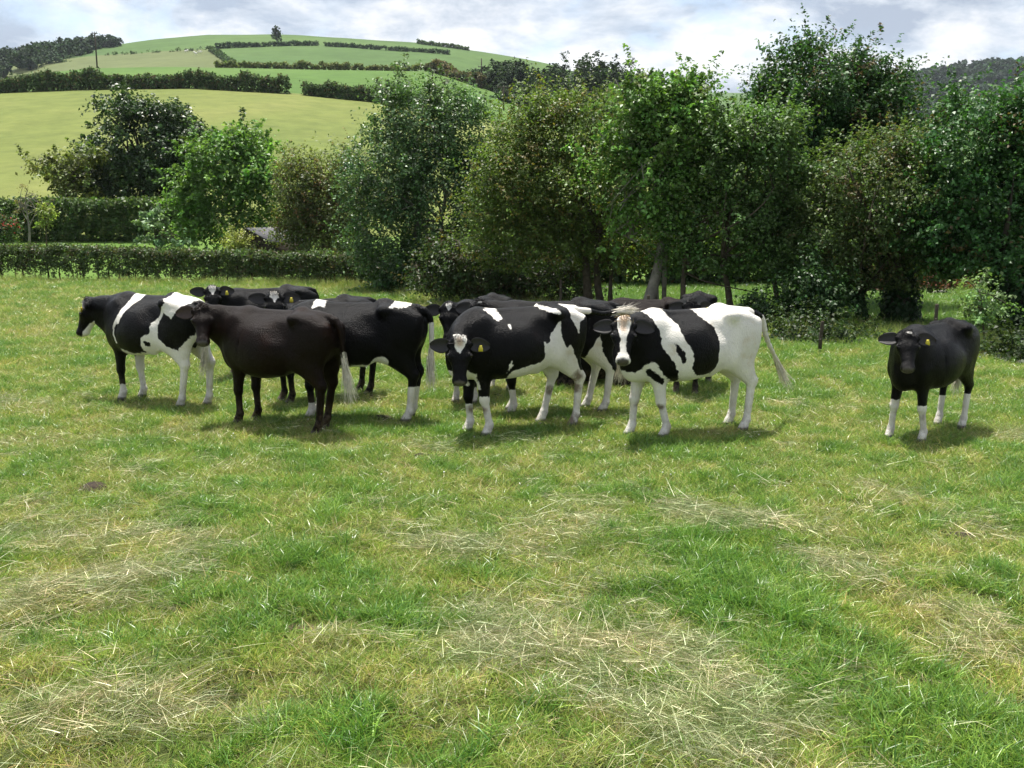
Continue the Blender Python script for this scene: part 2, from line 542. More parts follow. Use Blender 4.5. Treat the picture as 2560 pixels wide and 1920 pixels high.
TREES = {}
def tree(name, label, Y, ells, trunks, base, n, leaf=.06, mat=None, bark=None, seed=0, accent=None, acc_p=0., clump=.30, shell=.45,
         per=26, var=.28, ivy=0, nbr=16, twigs=(), group=None, cat='tree', depth=.85, ivy_col=(.02, .05, .015), drop=.5, base_z=None, shoots=(), floor_v=None, spray_len=1., holes=.8):
    r = rng(seed)
    E_ = img_ells(ells, Y, depth)
    P, nr, k, cc, cd_ = crown_points(E_, n, r, clump, per, shell, drop, spray_len, holes)
    if base_z is not None:
        keep = P[:, 2] > base_z + .03
        P, nr, k = P[keep], nr[keep], k[keep]
    if floor_v is not None:
        # the crown is browsed and shaded out below this line
        lim = CAM_H - (floor_v * K - 520) * Y / 2500. + .22 * vnoise(P[:, :2], 1.6, seed) + .10 * vnoise(P[:, :2], 5., seed)
        keep = P[:, 2] > lim
        P, nr, k = P[keep], nr[keep], k[keep]
    cols = crown_cols(base, k, len(cc), r, var, accent, acc_p)
    tr = MB()
    paths = []
    for t in trunks:
        pts, r0, r1 = t
        path = spline(img_path(pts, Y), 14)
        if base_z is None: path[0, 2] = min(path[0, 2], -.05)
        rr = np.linspace(r0, r1, 14); rr[0] *= 1.35; rr[1] *= 1.12
        rr = rr * (1 + .06 * r.normal(size=14))
        tr.tube(path, rr, 9)
        paths.append((path, rr))
    # limbs run from the trunks to clumps of the crown
    for _ in range(nbr):
        path, rr = paths[r.integers(len(paths))]
        i = r.integers(7, 14)
        tgt = cc[r.integers(len(cc))]
        branches(tr, path[i], [tgt], r, rr[i] * .5 + .008, .008)
    root_loc = paths[0][0][0].copy()
    if base_z is None: root_loc[2] = 0
    root = bpy.data.objects.new(name, None); COL.objects.link(root); root.location = root_loc
    tag(root, label, cat, group)
    tme = tr.mesh('trunk'); tme.transform(Matrix.Translation(-Vector(root_loc)))
    obj('trunk', tme, bark or M_BARK, root)
    if shoots:
        # upright leafy shoots standing out of the crown
        SP, SN = [], []
        for (u0, v0, u1, v1, m) in shoots:
            a, b = at(u0 * K, v0 * K, Y), at(u1 * K, v1 * K, Y)
            t = r.uniform(0, 1, m)
            q = a + (b - a) * t[:, None] + r.normal(size=(m, 3)) * .06 * (1.15 - t[:, None])
            SP.append(q); SN.append(r.normal(size=(m, 3)) + np.array([0, -.2, .25]))
            sm = MB().tube(np.array([a, (a + b) / 2 + r.normal(size=3) * .02, b]), [.014, .009, .004], 4).mesh('shoot')
            sm.transform(Matrix.Translation(-Vector(root_loc))); obj('shoot', sm, bark or M_BARK, root)
        P = np.vstack([P] + SP); nr = np.vstack([nr] + SN)
        m = len(P) - len(cols)
        cols = np.vstack([cols, np.asarray(base) * np.exp(r.normal(.1, var, (m, 1)))])
    cm = leaf_mesh('crown', P - root_loc, leaf, cols, nr, r)
    obj('crown', cm, mat or M_LEAF, root)
    if ivy:
        IP, IN = [], []
        for path, rr in paths:
            m = ivy
            t = r.uniform(0, .9, m) ** 1.1
            i = np.clip((t * 13).astype(int), 0, 12); f_ = (t * 13 - i)[:, None]
            c = path[i] * (1 - f_) + path[i + 1] * f_
            a = r.uniform(0, 2 * math.pi, m)
            d = np.stack([np.cos(a), np.sin(a), r.normal(0, .15, m)], 1)
            IP.append(c + d * (rr[i] * r.uniform(.95, 1.9, m) + .02)[:, None]); IN.append(d + np.array([0, 0, .5]) + r.normal(size=(m, 3)) * .4)
        IP, IN = np.vstack(IP), np.vstack(IN)
        ic = np.asarray(ivy_col) * np.exp(r.normal(0, .3, (len(IP), 1)))
        obj('ivy', leaf_mesh('ivy', IP - root_loc, .085, ic, IN, r), M_LEAF_GLOSS, root)
    for (u0, v0, u1, v1) in twigs:
        a, b = at(u0 * K, v0 * K, Y), at(u1 * K, v1 * K, Y)
        mid = (a + b) / 2 + r.normal(size=3) * .08
        pth = spline([a, mid, b], 8)
        tm = MB().tube(pth, np.linspace(.012, .003, 8), 4).mesh('twig')
        tm.transform(Matrix.Translation(-Vector(root_loc)))
        tgo = obj('twig', tm, bark or M_BARK, root)
        TP = np.vstack([q + r.normal(size=(5, 3)) * .045 for q in pth[2:]])
        obj('twig_leaves', leaf_mesh('twig_leaves', TP - root_loc, leaf, np.asarray(base) * 1.4 * np.exp(r.normal(.1, .3, (len(TP), 1))), r.normal(size=TP.shape) + [0, 0, .6], r), mat or M_LEAF, tgo)
    TREES[name + str(seed)] = root
    return root

ROWG = 'trees of the field-edge row'
tree('oak_tree', 'round dark green oak behind the tall clipped garden hedge', 56, [(310, 305, 120, 85), (225, 385, 90, 60), (395, 330, 60, 75), (300, 390, 130, 60), (340, 260, 70, 40)],
     [([(320, 470), (318, 420), (310, 350)], .35, .15)], (.022, .044, .014), 32000, .17, M_LEAF_GLOSS, M_BARK_DARK, 1, clump=.62, base_z=.5, nbr=14, var=.25, spray_len=.35, holes=.0)
tree('hazel_bush', 'olive green bush with a loose outline leaning on the dark oak', 53, [(140, 385, 58, 45), (110, 360, 35, 25), (165, 420, 50, 30), (190, 345, 30, 30)],
     [([(150, 465), (145, 430), (140, 380)], .10, .04)], (.075, .095, .028), 5000, .15, M_LEAF, M_BARK, 2, clump=.5, base_z=.5, nbr=14, cat='bush', spray_len=.6)
tree('ash_tree', 'bright fresh green tree standing on the garden lawn', 41, [(500, 350, 90, 70), (445, 430, 60, 75), (560, 410, 55, 85), (500, 480, 95, 50), (410, 410, 35, 25), (530, 310, 50, 35), (400, 520, 35, 20), (590, 340, 30, 40)],
     [([(512, 545), (514, 490), (520, 440), (522, 390)], .12, .05), ([(520, 440), (500, 410), (490, 380)], .05, .03), ([(520, 440), (545, 400), (560, 370)], .05, .03)],
     (.074, .138, .034), 20000, .14, M_LEAF, M_BARK, 3, clump=.48, base_z=.3, nbr=22, drop=1.2)
tree('hawthorn_tree', 'low olive hawthorn bushing over the garden shed', 34.6, [(685, 440, 65, 80), (735, 375, 40, 45), (640, 490, 50, 50), (700, 520, 75, 45), (640, 400, 45, 60), (750, 470, 40, 70), (770, 345, 25, 25)],
     [([(700, 575), (700, 540), (690, 460)], .10, .05), ([(680, 575), (660, 520), (640, 450)], .07, .04)],
     (.078, .10, .035), 30000, .075, M_LEAF, M_BARK, 4, accent=(.14, .09, .04), acc_p=.10, clump=.36, nbr=20, holes=.4)
tree('silver_ash', 'tall silvery green ash rising at the end of the low hedge', 29.5, [(900, 270, 85, 85), (850, 370, 95, 95), (1000, 290, 55, 90), (830, 480, 85, 70), (940, 430, 100, 110), (870, 215, 45, 40), (960, 220, 40, 40), (790, 430, 50, 60), (1010, 400, 50, 80), (1030, 490, 45, 80), (770, 400, 35, 40), (850, 555, 90, 50), (960, 550, 80, 60)],
     [([(900, 640), (898, 560), (905, 450), (910, 330)], .16, .06), ([(930, 640), (945, 540), (960, 440), (985, 330)], .10, .04)],
     (.058, .105, .042), 58000, .075, M_LEAF_GLOSS, M_BARK_PALE, 5, accent=(.12, .15, .09), acc_p=.12, clump=.36, nbr=26, drop=1.0, holes=.25, spray_len=.8)
tree('field_maple', 'broad yellowish green tree with a dark hollow underside in the middle', 24, [(1200, 320, 120, 110), (1110, 420, 95, 110), (1250, 430, 130, 140), (1090, 520, 75, 80), (1290, 255, 85, 50), (1180, 520, 120, 70), (1050, 385, 30, 30), (1330, 520, 100, 80), (1210, 240, 60, 40), (1045, 470, 40, 60), (1130, 290, 50, 50)],
     [([(1272, 668), (1268, 610), (1262, 520), (1250, 400)], .12, .06), ([(1300, 668), (1290, 600), (1295, 500), (1310, 400)], .10, .05), ([(1318, 664), (1320, 590), (1330, 500)], .06, .03)],
     (.070, .105, .026), 58000, .060, M_LEAF, M_BARK, 6, accent=(.15, .13, .035), acc_p=.12, clump=.30, nbr=26, floor_v=594)
tree('cherry_tree', 'loose cherry with drooping leaves and upright shoots against the sky', 22, [(1430, 290, 100, 85), (1360, 215, 55, 40), (1475, 225, 65, 50), (1390, 400, 105, 95), (1500, 330, 80, 90), (1310, 330, 40, 60), (1340, 470, 60, 50)],
     [([(1390, 690), (1405, 640), (1425, 560), (1440, 430), (1432, 320)], .17, .04), ([(1440, 430), (1400, 395), (1370, 360)], .03, .012), ([(1425, 560), (1370, 520), (1330, 500)], .03, .010), ([(1440, 430), (1470, 380), (1490, 280)], .03, .012)],
     (.072, .14, .030), 36000, .078, M_LEAF_GLOSS, M_BARK_PALE, 7, accent=(.16, .19, .08), acc_p=.10, clump=.30, nbr=34, shell=.2, drop=1.6, floor_v=585,
     shoots=[(1500, 260, 1495, 150, 150), (1520, 260, 1515, 160, 120), (1455, 240, 1453, 165, 110), (1360, 240, 1352, 165, 90), (1400, 240, 1405, 180, 80), (1545, 300, 1550, 215, 80), (1430, 230, 1425, 170, 80), (1580, 300, 1572, 225, 60)])
tree('hazel_tree', 'dense mid green hazel with a slim pale trunk beside the cherry', 21.5, [(1620, 400, 110, 125), (1560, 500, 105, 85), (1690, 520, 75, 90), (1600, 310, 60, 60), (1500, 560, 70, 55), (1650, 590, 70, 50), (1735, 440, 50, 80), (1540, 400, 60, 60)],
     [([(1475, 672), (1476, 620), (1480, 560), (1500, 470)], .065, .04), ([(1578, 672), (1572, 620), (1560, 560), (1580, 450)], .08, .04), ([(1682, 680), (1675, 620), (1660, 540)], .07, .04)],
     (.058, .105, .030), 48000, .066, M_LEAF, M_BARK, 8, clump=.28, nbr=26, floor_v=596)
tree('ivy_tree', 'tallest ivy clad tree with bare twigs sticking out of its top', 25, [(1790, 220, 120, 95), (1775, 130, 60, 45), (1700, 270, 75, 75), (1875, 250, 75, 80), (1850, 175, 50, 45), (1800, 370, 130, 110), (1640, 230, 40, 50), (1920, 210, 40, 50), (1950, 300, 40, 60), (1690, 350, 60, 60)],
     [([(1780, 690), (1785, 560), (1790, 420), (1790, 280)], .22, .10)], (.028, .066, .018), 58000, .075, M_LEAF_GLOSS, M_BARK_DARK, 9, accent=(.10, .075, .035), acc_p=.07, clump=.34, nbr=14, ivy=1500, floor_v=560,
     twigs=[(1850, 150, 1862, 85), (1860, 150, 1845, 95), (1885, 180, 1890, 110), (1910, 200, 1925, 128), (1930, 210, 1945, 140), (1640, 200, 1622, 150), (1660, 200, 1650, 165), (1930, 200, 1962, 132)])
tree('hawthorn_tree', 'olive brown hawthorn on a thick ivy covered trunk', 20.6, [(1900, 420, 115, 115), (1980, 370, 75, 80), (1850, 530, 100, 90), (1960, 560, 105, 80), (1815, 615, 65, 60), (1900, 320, 55, 40), (1780, 490, 50, 80), (2020, 470, 50, 80)],
     [([(1945, 712), (1946, 660), (1940, 590), (1930, 470)], .235, .14), ([(1858, 720), (1850, 640), (1862, 560), (1870, 500)], .10, .07), ([(1885, 720), (1850, 660), (1825, 600)], .07, .04)],
     (.058, .090, .027), 54000, .055, M_LEAF, M_BARK, 10, accent=(.11, .09, .035), acc_p=.09, clump=.27, nbr=22, ivy=2200, floor_v=612)
tree('ivy_tree', 'ivy clad tree with shiny leaves on a leaning trunk', 19.4, [(2110, 300, 100, 95), (2185, 420, 100, 130), (2085, 440, 75, 100), (2150, 545, 110, 60), (2240, 300, 80, 100), (2280, 480, 90, 130), (2060, 330, 50, 50), (2020, 480, 45, 80), (2030, 400, 45, 60)],
     [([(2212, 770), (2205, 690), (2180, 620), (2150, 540), (2130, 420)], .26, .12), ([(2205, 690), (2240, 580), (2260, 450)], .14, .08)],
     (.030, .078, .020), 58000, .068, M_LEAF_GLOSS, M_BARK_DARK, 11, accent=(.11, .085, .035), acc_p=.05, clump=.30, nbr=14, ivy=3000, floor_v=602)
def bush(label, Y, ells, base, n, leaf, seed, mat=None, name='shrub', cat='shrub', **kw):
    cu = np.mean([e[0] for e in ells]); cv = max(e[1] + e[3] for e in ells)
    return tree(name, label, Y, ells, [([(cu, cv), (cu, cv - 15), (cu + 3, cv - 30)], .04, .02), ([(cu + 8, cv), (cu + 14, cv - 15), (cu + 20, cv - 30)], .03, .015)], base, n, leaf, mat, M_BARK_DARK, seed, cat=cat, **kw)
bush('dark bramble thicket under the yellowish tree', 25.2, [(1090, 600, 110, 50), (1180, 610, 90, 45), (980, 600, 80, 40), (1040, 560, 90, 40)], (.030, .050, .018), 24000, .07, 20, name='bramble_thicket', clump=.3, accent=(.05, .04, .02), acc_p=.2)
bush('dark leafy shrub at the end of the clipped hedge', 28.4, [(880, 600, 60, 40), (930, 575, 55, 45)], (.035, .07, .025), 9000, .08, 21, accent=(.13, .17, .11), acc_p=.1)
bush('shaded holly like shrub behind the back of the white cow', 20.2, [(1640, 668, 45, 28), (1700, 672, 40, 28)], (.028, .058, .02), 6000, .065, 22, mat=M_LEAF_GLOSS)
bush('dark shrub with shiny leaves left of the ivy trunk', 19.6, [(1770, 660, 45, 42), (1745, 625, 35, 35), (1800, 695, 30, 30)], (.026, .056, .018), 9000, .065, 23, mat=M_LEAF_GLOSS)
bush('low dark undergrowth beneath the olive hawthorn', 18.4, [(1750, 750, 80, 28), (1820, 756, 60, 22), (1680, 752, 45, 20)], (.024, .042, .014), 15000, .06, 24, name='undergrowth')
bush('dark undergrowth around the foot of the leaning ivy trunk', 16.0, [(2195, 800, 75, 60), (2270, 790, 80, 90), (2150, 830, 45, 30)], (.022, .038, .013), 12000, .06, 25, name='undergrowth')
tree('sapling', 'young pale leaved sapling in front of the sunlit paddock', 17.2, [(2120, 640, 40, 35), (2085, 625, 25, 15), (2150, 680, 40, 30), (2110, 700, 35, 30)],
     [([(2128, 790), (2126, 730), (2120, 660), (2115, 625)], .022, .008)], (.085, .14, .05), 1300, .06, M_LEAF_GLOSS, M_BARK, 27, clump=.20, nbr=5, shell=.2)

# ------------------------------------------------------------------ cattle
class Field:
    """signed-distance field on a grid, meshed by surface nets"""
    def __init__(s, lo, hi, h):
        s.h = h
        s.lo = np.asarray(lo, float)
        s.n = np.ceil((np.asarray(hi) - s.lo) / h).astype(int) + 1
        s.ax = [s.lo[i] + h * np.arange(s.n[i]) for i in range(3)]
        s.D = np.full(s.n, 0.4, dtype=np.float32)
    def _sl(s, lo, hi):
        return tuple(slice(max(0, int((lo[i] - s.lo[i]) / s.h)), max(1, min(s.n[i], int((hi[i] - s.lo[i]) / s.h) + 2))) for i in range(3))
    def put(s, lo, hi, fn, k, sub=False):
        sl = s._sl(np.asarray(lo) - .1, np.asarray(hi) + .1)
        X, Y, Z = np.meshgrid(s.ax[0][sl[0]], s.ax[1][sl[1]], s.ax[2][sl[2]], indexing='ij')
        d = fn(X, Y, Z).astype(np.float32)
        a = s.D[sl]
        if sub:
            a2, b2 = -a, d
            h = np.maximum(k - np.abs(a2 - b2), 0) / k
            s.D[sl] = -(np.minimum(a2, b2) - h * h * k * .25)
        else:
            h = np.maximum(k - np.abs(a - d), 0) / k
            s.D[sl] = np.minimum(a, d) - h * h * k * .25
    def ell(s, c, r, k=.04, R=None, sub=False):
        c = np.asarray(c, float); r = np.asarray(r, float)
        m = r.max()
        def fn(X, Y, Z):
            p = np.stack([X - c[0], Y - c[1], Z - c[2]], -1)
            if R is not None: p = p @ R
            k0 = np.sqrt(((p / r) ** 2).sum(-1)) + 1e-6
            k1 = np.sqrt(((p / r**2) ** 2).sum(-1)) + 1e-6
            return k0 * (k0 - 1) / k1
        s.put(c - m, c + m, fn, k, sub)
    def cone(s, a, b, ra, rb, side=(0, 1, 0), k=.04):
        """tapered capsule with elliptical section; ra, rb = (half-width along side, half-depth)"""
        a = np.asarray(a, float); b = np.asarray(b, float); side = unit(side)
        ra = ra if hasattr(ra, '__len__') else (ra, ra); rb = rb if hasattr(rb, '__len__') else (rb, rb)
        ab = b - a; L2 = ab @ ab
        m = max(*ra, *rb)
        def fn(X, Y, Z):
            p = np.stack([X, Y, Z], -1) - a
            t = np.clip(p @ ab / L2, 0, 1)
            q = p - t[..., None] * ab
            ds = q @ side
            dv2 = np.maximum((q * q).sum(-1) - ds * ds, 0)
            ws = ra[0] + (rb[0] - ra[0]) * t; wv = ra[1] + (rb[1] - ra[1]) * t
            return (np.sqrt(ds * ds / ws**2 + dv2 / wv**2) - 1) * np.minimum(ws, wv)
        s.put(np.minimum(a, b) - m, np.maximum(a, b) + m, fn, k)
    def mesh(s):
        D = s.D; h = s.h
        S = D < 0
        n = np.array(D.shape)
        # cells with a sign change
        c = np.zeros(n - 1, dtype=np.int8)
        offs = [(i, j, k) for i in (0, 1) for j in (0, 1) for k in (0, 1)]
        for o in offs:
            c += S[o[0]:n[0]-1+o[0], o[1]:n[1]-1+o[1], o[2]:n[2]-1+o[2]]
        act = (c > 0) & (c < 8)
        idx = np.full(n - 1, -1, dtype=np.int64)
        I = np.argwhere(act)
        idx[act] = np.arange(len(I))
        acc = np.zeros((len(I), 3)); cnt = np.zeros(len(I))
        val = {o: D[I[:, 0]+o[0], I[:, 1]+o[1], I[:, 2]+o[2]] for o in offs}
        for o in offs:
            for ax in range(3):
                if o[ax]: continue
                e = list(o); e[ax] = 1; e = tuple(e)
                va, vb = val[o], val[e]
                m = (va < 0) != (vb < 0)
                t = va / (va - vb + 1e-12)
                p = np.tile(np.array(o, float), (len(I), 1)); p[:, ax] = t
                acc[m] += p[m]; cnt[m] += 1
        V = (I + acc / cnt[:, None]) * h + s.lo
        Q = []
        for ax in range(3):
            sl0 = [slice(1, n[i]-1) for i in range(3)]; sl1 = list(sl0)
            sl0[ax] = slice(0, n[ax]-1); sl1[ax] = slice(1, n[ax])
            A, B = S[tuple(sl0)], S[tuple(sl1)]
            E = np.argwhere(A != B)
            pos = A[tuple(E.T)]
            E = E + np.array([0 if i == ax else 1 for i in range(3)])
            u, v = (ax + 1) % 3, (ax + 2) % 3
            def cell(du, dv):
                K = E.copy(); K[:, u] -= du; K[:, v] -= dv
                return idx[K[:, 0], K[:, 1], K[:, 2]]
            q = np.stack([cell(1, 1), cell(0, 1), cell(0, 0), cell(1, 0)], 1)
            q[~pos] = q[~pos][:, ::-1]
            Q.append(q)
        Q = np.vstack(Q)
        Q = Q[(Q >= 0).all(1)]
        return V, Q

TORSO = np.array([  # x, top, bottom, half width
    (-.80, 1.09, .92, .07), (-.765, 1.17, .84, .135), (-.70, 1.225, .78, .175), (-.58, 1.262, .74, .20), (-.42, 1.285, .715, .215),
    (-.25, 1.262, .655, .25), (-.08, 1.245, .605, .292), (.10, 1.238, .572, .305), (.26, 1.238, .56, .275),
    (.40, 1.25, .565, .228), (.54, 1.235, .585, .185), (.65, 1.17, .63, .14), (.72, 1.08, .71, .085), (.75, 1.0, .78, .04)])

def torso_fn(belly):
    xs = TORSO[:, 0]
    def cub(x, ys):
        # smooth interpolation of the control table
        xi = np.linspace(xs[0], xs[-1], 160)
        yi = np.interp(xi, xs, ys)
        ker = np.hanning(17); ker /= ker.sum()
        ypad = np.pad(yi, 8, mode='reflect', reflect_type='odd')
        return np.interp(x, xi, np.convolve(ypad, ker, 'valid'))
    def fn(X, Y, Z):
        x = X[:, 0, 0]
        top, bot, w = cub(x, TORSO[:, 1]), cub(x, TORSO[:, 2]), cub(x, TORSO[:, 3])
        fall = np.exp(-((x - .02) / .32) ** 2)
        bot = bot - belly * fall; w = w + belly * .6 * fall
        zc, hh = (top + bot) / 2, (top - bot) / 2
        zc, hh, w = [np.maximum(a, .02)[:, None, None] if i else a[:, None, None] for i, a in enumerate((zc, hh, w))]
        zn = (Z - zc) / hh
        ww = w * (1 - .17 * np.clip(zn, -1, 1.2) - .10 * np.clip(zn, 0, 1.2) ** 2)
        p = 2.25
        f = (np.abs(Y / ww) ** p + np.abs(zn) ** p) ** (1 / p) - 1
        d = f * np.minimum(w, hh)
        return np.maximum(d, np.maximum(xs[0] - X, X - xs[-1]))
    return fn

def poly_sd(x, z, poly):
    """signed distance to polygon, positive inside"""
    P = np.asarray(poly, float); Q = np.roll(P, -1, 0)
    d = np.full(x.shape, 1e9); ins = np.zeros(x.shape, bool)
    for (ax, az), (bx, bz) in zip(P, Q):
        ex, ez = bx - ax, bz - az
        t = np.clip(((x - ax) * ex + (z - az) * ez) / (ex * ex + ez * ez + 1e-12), 0, 1)
        d = np.minimum(d, np.hypot(x - ax - t * ex, z - az - t * ez))
        c = ((az > z) != (bz > z)) & (x < (bx - ax) * (z - az) / (bz - az + 1e-12) + ax)
        ins ^= c
    return np.where(ins, d, -d)

def coat_material(name, black, white=(.74, .71, .65), rough=.33):
    m = Mat(name)
    op = m.pos('Object')
    jag = m.math('MULTIPLY', m.math('SUBTRACT', m.noise(op, 22, 4, .62), .5), .055)
    w = m.math('ADD', m.attr('white'), jag)
    wf = m.math('MULTIPLY_ADD', w, 140.0); wf.node.inputs[2].default_value = .5; wf.node.use_clamp = True
    mott = m.noise(op, 3.5, 6)
    bc = m.ramp(mott, [(.35, tuple(c * .75 for c in black)), (.55, black), (.72, (black[0] * 1.9, black[1] * 1.5, black[2] * 1.3))])
    wc = m.ramp(m.noise(op, 5.5, 6, .65), [(.28, (white[0] * .78, white[1] * .72, white[2] * .62)), (.45, tuple(c * .92 for c in white)), (.62, white)])
    c = m.mix(wf, bc, wc)
    dj = m.math('MULTIPLY', m.math('SUBTRACT', m.noise(op, 16, 4), .5), .09)
    df = m.math('MULTIPLY_ADD', m.math('ADD', m.attr('dirt'), dj), 26.0); df.node.inputs[2].default_value = .5; df.node.use_clamp = True
    c = m.mix(m.math('MULTIPLY', df, .85), c, (.13, .085, .05))
    tf = m.math('MULTIPLY_ADD', m.math('ADD', m.attr('tan'), dj), 20.0); tf.node.inputs[2].default_value = .5; tf.node.use_clamp = True
    c = m.mix(m.math('MULTIPLY', tf, .8), c, (.42, .29, .19))
    sx = m.node('ShaderNodeSeparateXYZ'); m.l.new(op, sx.inputs[0])
    lowf = m.math('MULTIPLY', m.math('SUBTRACT', .34, sx.outputs['Z']), 2.6, clamp=True)
    splash = m.math('MULTIPLY', lowf, m.ramp(m.noise(op, 13, 5, .7), [(.42, 0.), (.62, 1.)]), clamp=True)
    c = m.mix(m.math('MULTIPLY', splash, .75), c, (.17, .13, .085))
    c = m.mix(m.attr('skin'), c, (.06, .05, .046))
    m.set(Base_Color=c, Roughness=rough, Specular_IOR_Level=m.math('MULTIPLY_ADD', m.attr('skin'), .4))
    m.b.inputs['Specular IOR Level'].links[0].from_node.inputs[2].default_value = .10
    mp = m.node('ShaderNodeMapping'); mp.inputs['Scale'].default_value = (30, 30, 9)
    m.l.new(op, mp.inputs['Vector'])
    h = m.math('ADD', m.noise(mp.outputs[0], 4, 5), m.math('MULTIPLY', m.noise(op, 9, 4), .8))
    m.bump(h, .7, .018)
    return m.m
M_EYE = Mat('eye_dark').set(Base_Color=(.008, .006, .005), Roughness=.08).m
M_NOSTRIL = Mat('nostril').set(Base_Color=(.006, .005, .005), Roughness=.6).m
M_TAG = Mat('ear_tag_yellow').set(Base_Color=(.62, .52, .05), Roughness=.45).m
M_EAR = simple_mat('ear_black', (.014, .012, .012), .6, .3, 30)
M_EAR_BROWN = simple_mat('ear_brown', (.03, .016, .010), .6, .3, 30)
M_HAIR = simple_mat('hair_black', (.012, .011, .011), .55, .3, 40)
M_HAIR_BROWN = simple_mat('hair_brown', (.03, .017, .011), .55, .3, 40)
M_HAIR_TAN = simple_mat('hair_tan', (.42, .30, .18), .6, .3, 40)
M_HAIR_WHITE = simple_mat('hair_white', (.72, .67, .58), .6, .2, 40)

def ear_mesh(droop):
    """leaf-shaped cupped ear along +X, opening towards +Z; closed with thickness"""
    nu, nv = 12, 9
    V = []
    for lay in (0, 1):
        for i in range(nu):
            t = i / (nu - 1)
            w = .066 * (math.sin(math.pi * min(1, t ** .8 * .90 + .06)) ** .6) + .012 * (1 - t)
            if i == nu - 1: w = .016
            for j in range(nv):
                a = (j / (nv - 1) - .5) * 2
                cup = .034 * math.cos(a * 1.3) * (1 - .35 * t)
                x = .205 * t
                z = -cup + .02 - droop * t * t
                V.append((x, a * w + .004 * math.sin(t * 5), z - (.011 * (1 - abs(a) ** 3) + .003 if lay else 0)))
    V = np.array(V)
    Q = []
    g = lambda l, i, j: l * nu * nv + i * nv + j
    for i in range(nu - 1):
        for j in range(nv - 1):
            Q.append((g(0, i, j), g(0, i+1, j), g(0, i+1, j+1), g(0, i, j+1)))
            Q.append((g(1, i, j), g(1, i, j+1), g(1, i+1, j+1), g(1, i+1, j)))
        for j, fl in ((0, 0), (nv - 1, 1)):
            q = (g(0, i, j), g(1, i, j), g(1, i+1, j), g(0, i+1, j))
            Q.append(q[::-1] if fl else q)
    for i, fl in ((0, 1), (nu - 1, 0)):
        for j in range(nv - 1):
            q = (g(0, i, j), g(1, i, j), g(1, i, j+1), g(0, i, j+1))
            Q.append(q[::-1] if not fl else q)
    return mesh_np('ear', V, np.array(Q))
EAR_ME = ear_mesh(.03)
def tag_mesh():
    b = MB()
    pts = np.array([(-.012, 0), (.012, 0), (.014, -.012), (.022, -.03), (.022, -.06), (-.022, -.06), (-.022, -.03), (-.014, -.012)])
    n = len(pts)
    V = np.vstack([np.c_[pts[:, 0], np.full(n, -.002), pts[:, 1]], np.c_[pts[:, 0], np.full(n, .002), pts[:, 1]], [(0, -.002, -.03), (0, .002, -.03)]])
    i = np.arange(n); j = (i + 1) % n
    b.add(V, np.stack([i, j, j + n, i + n], 1), np.vstack([np.stack([j, i, np.full(n, 2*n)], 1), np.stack([i + n, j + n, np.full(n, 2*n+1)], 1)]))
    return b.mesh('ear_tag', False)
TAG_ME = tag_mesh()
def ball(r, name, sc=(1, 1, 1)):
    import bmesh
    bm = bmesh.new(); bmesh.ops.create_icosphere(bm, subdivisions=2, radius=r)
    me = bpy.data.meshes.new(name); bm.to_mesh(me); bm.free()
    me.transform(Matrix.Diagonal((*sc, 1)))
    me.polygons.foreach_set('use_smooth', np.ones(len(me.polygons), dtype=bool))
    return me
EYE_ME = ball(.021, 'eye'); NOSTRIL_ME = ball(.013, 'nostril', (1, .62, 1))

def strands(starts, dirs, lens, width, droop, seed, wob=.3):
    """flat tapering hair strands -> MB"""
    r = rng(seed)
    n = len(starts); K = 4
    d = unit(dirs)
    side = unit(np.cross(d, r.normal(size=(n, 3))))
    V = np.zeros((n, K, 2, 3))
    bend = r.normal(size=(n, 3)) * wob + r.normal(size=3) * .22
    for k in range(K):
        t = k / (K - 1)
        p = starts + (d * t + bend * t * t * .5) * lens[:, None]
        p = p + np.array([0, 0, -1.]) * (droop * lens * t * t)[:, None]
        w = width * (1 - .85 * t)
        V[:, k, 0] = p - side * w; V[:, k, 1] = p + side * w
    base = np.arange(n)[:, None] * (K * 2)
    Q = np.vstack([base + np.array([[2*k, 2*k+1, 2*k+3, 2*k+2]]) for k in range(K - 1)])
    return MB().add(V.reshape(-1, 3), Q)

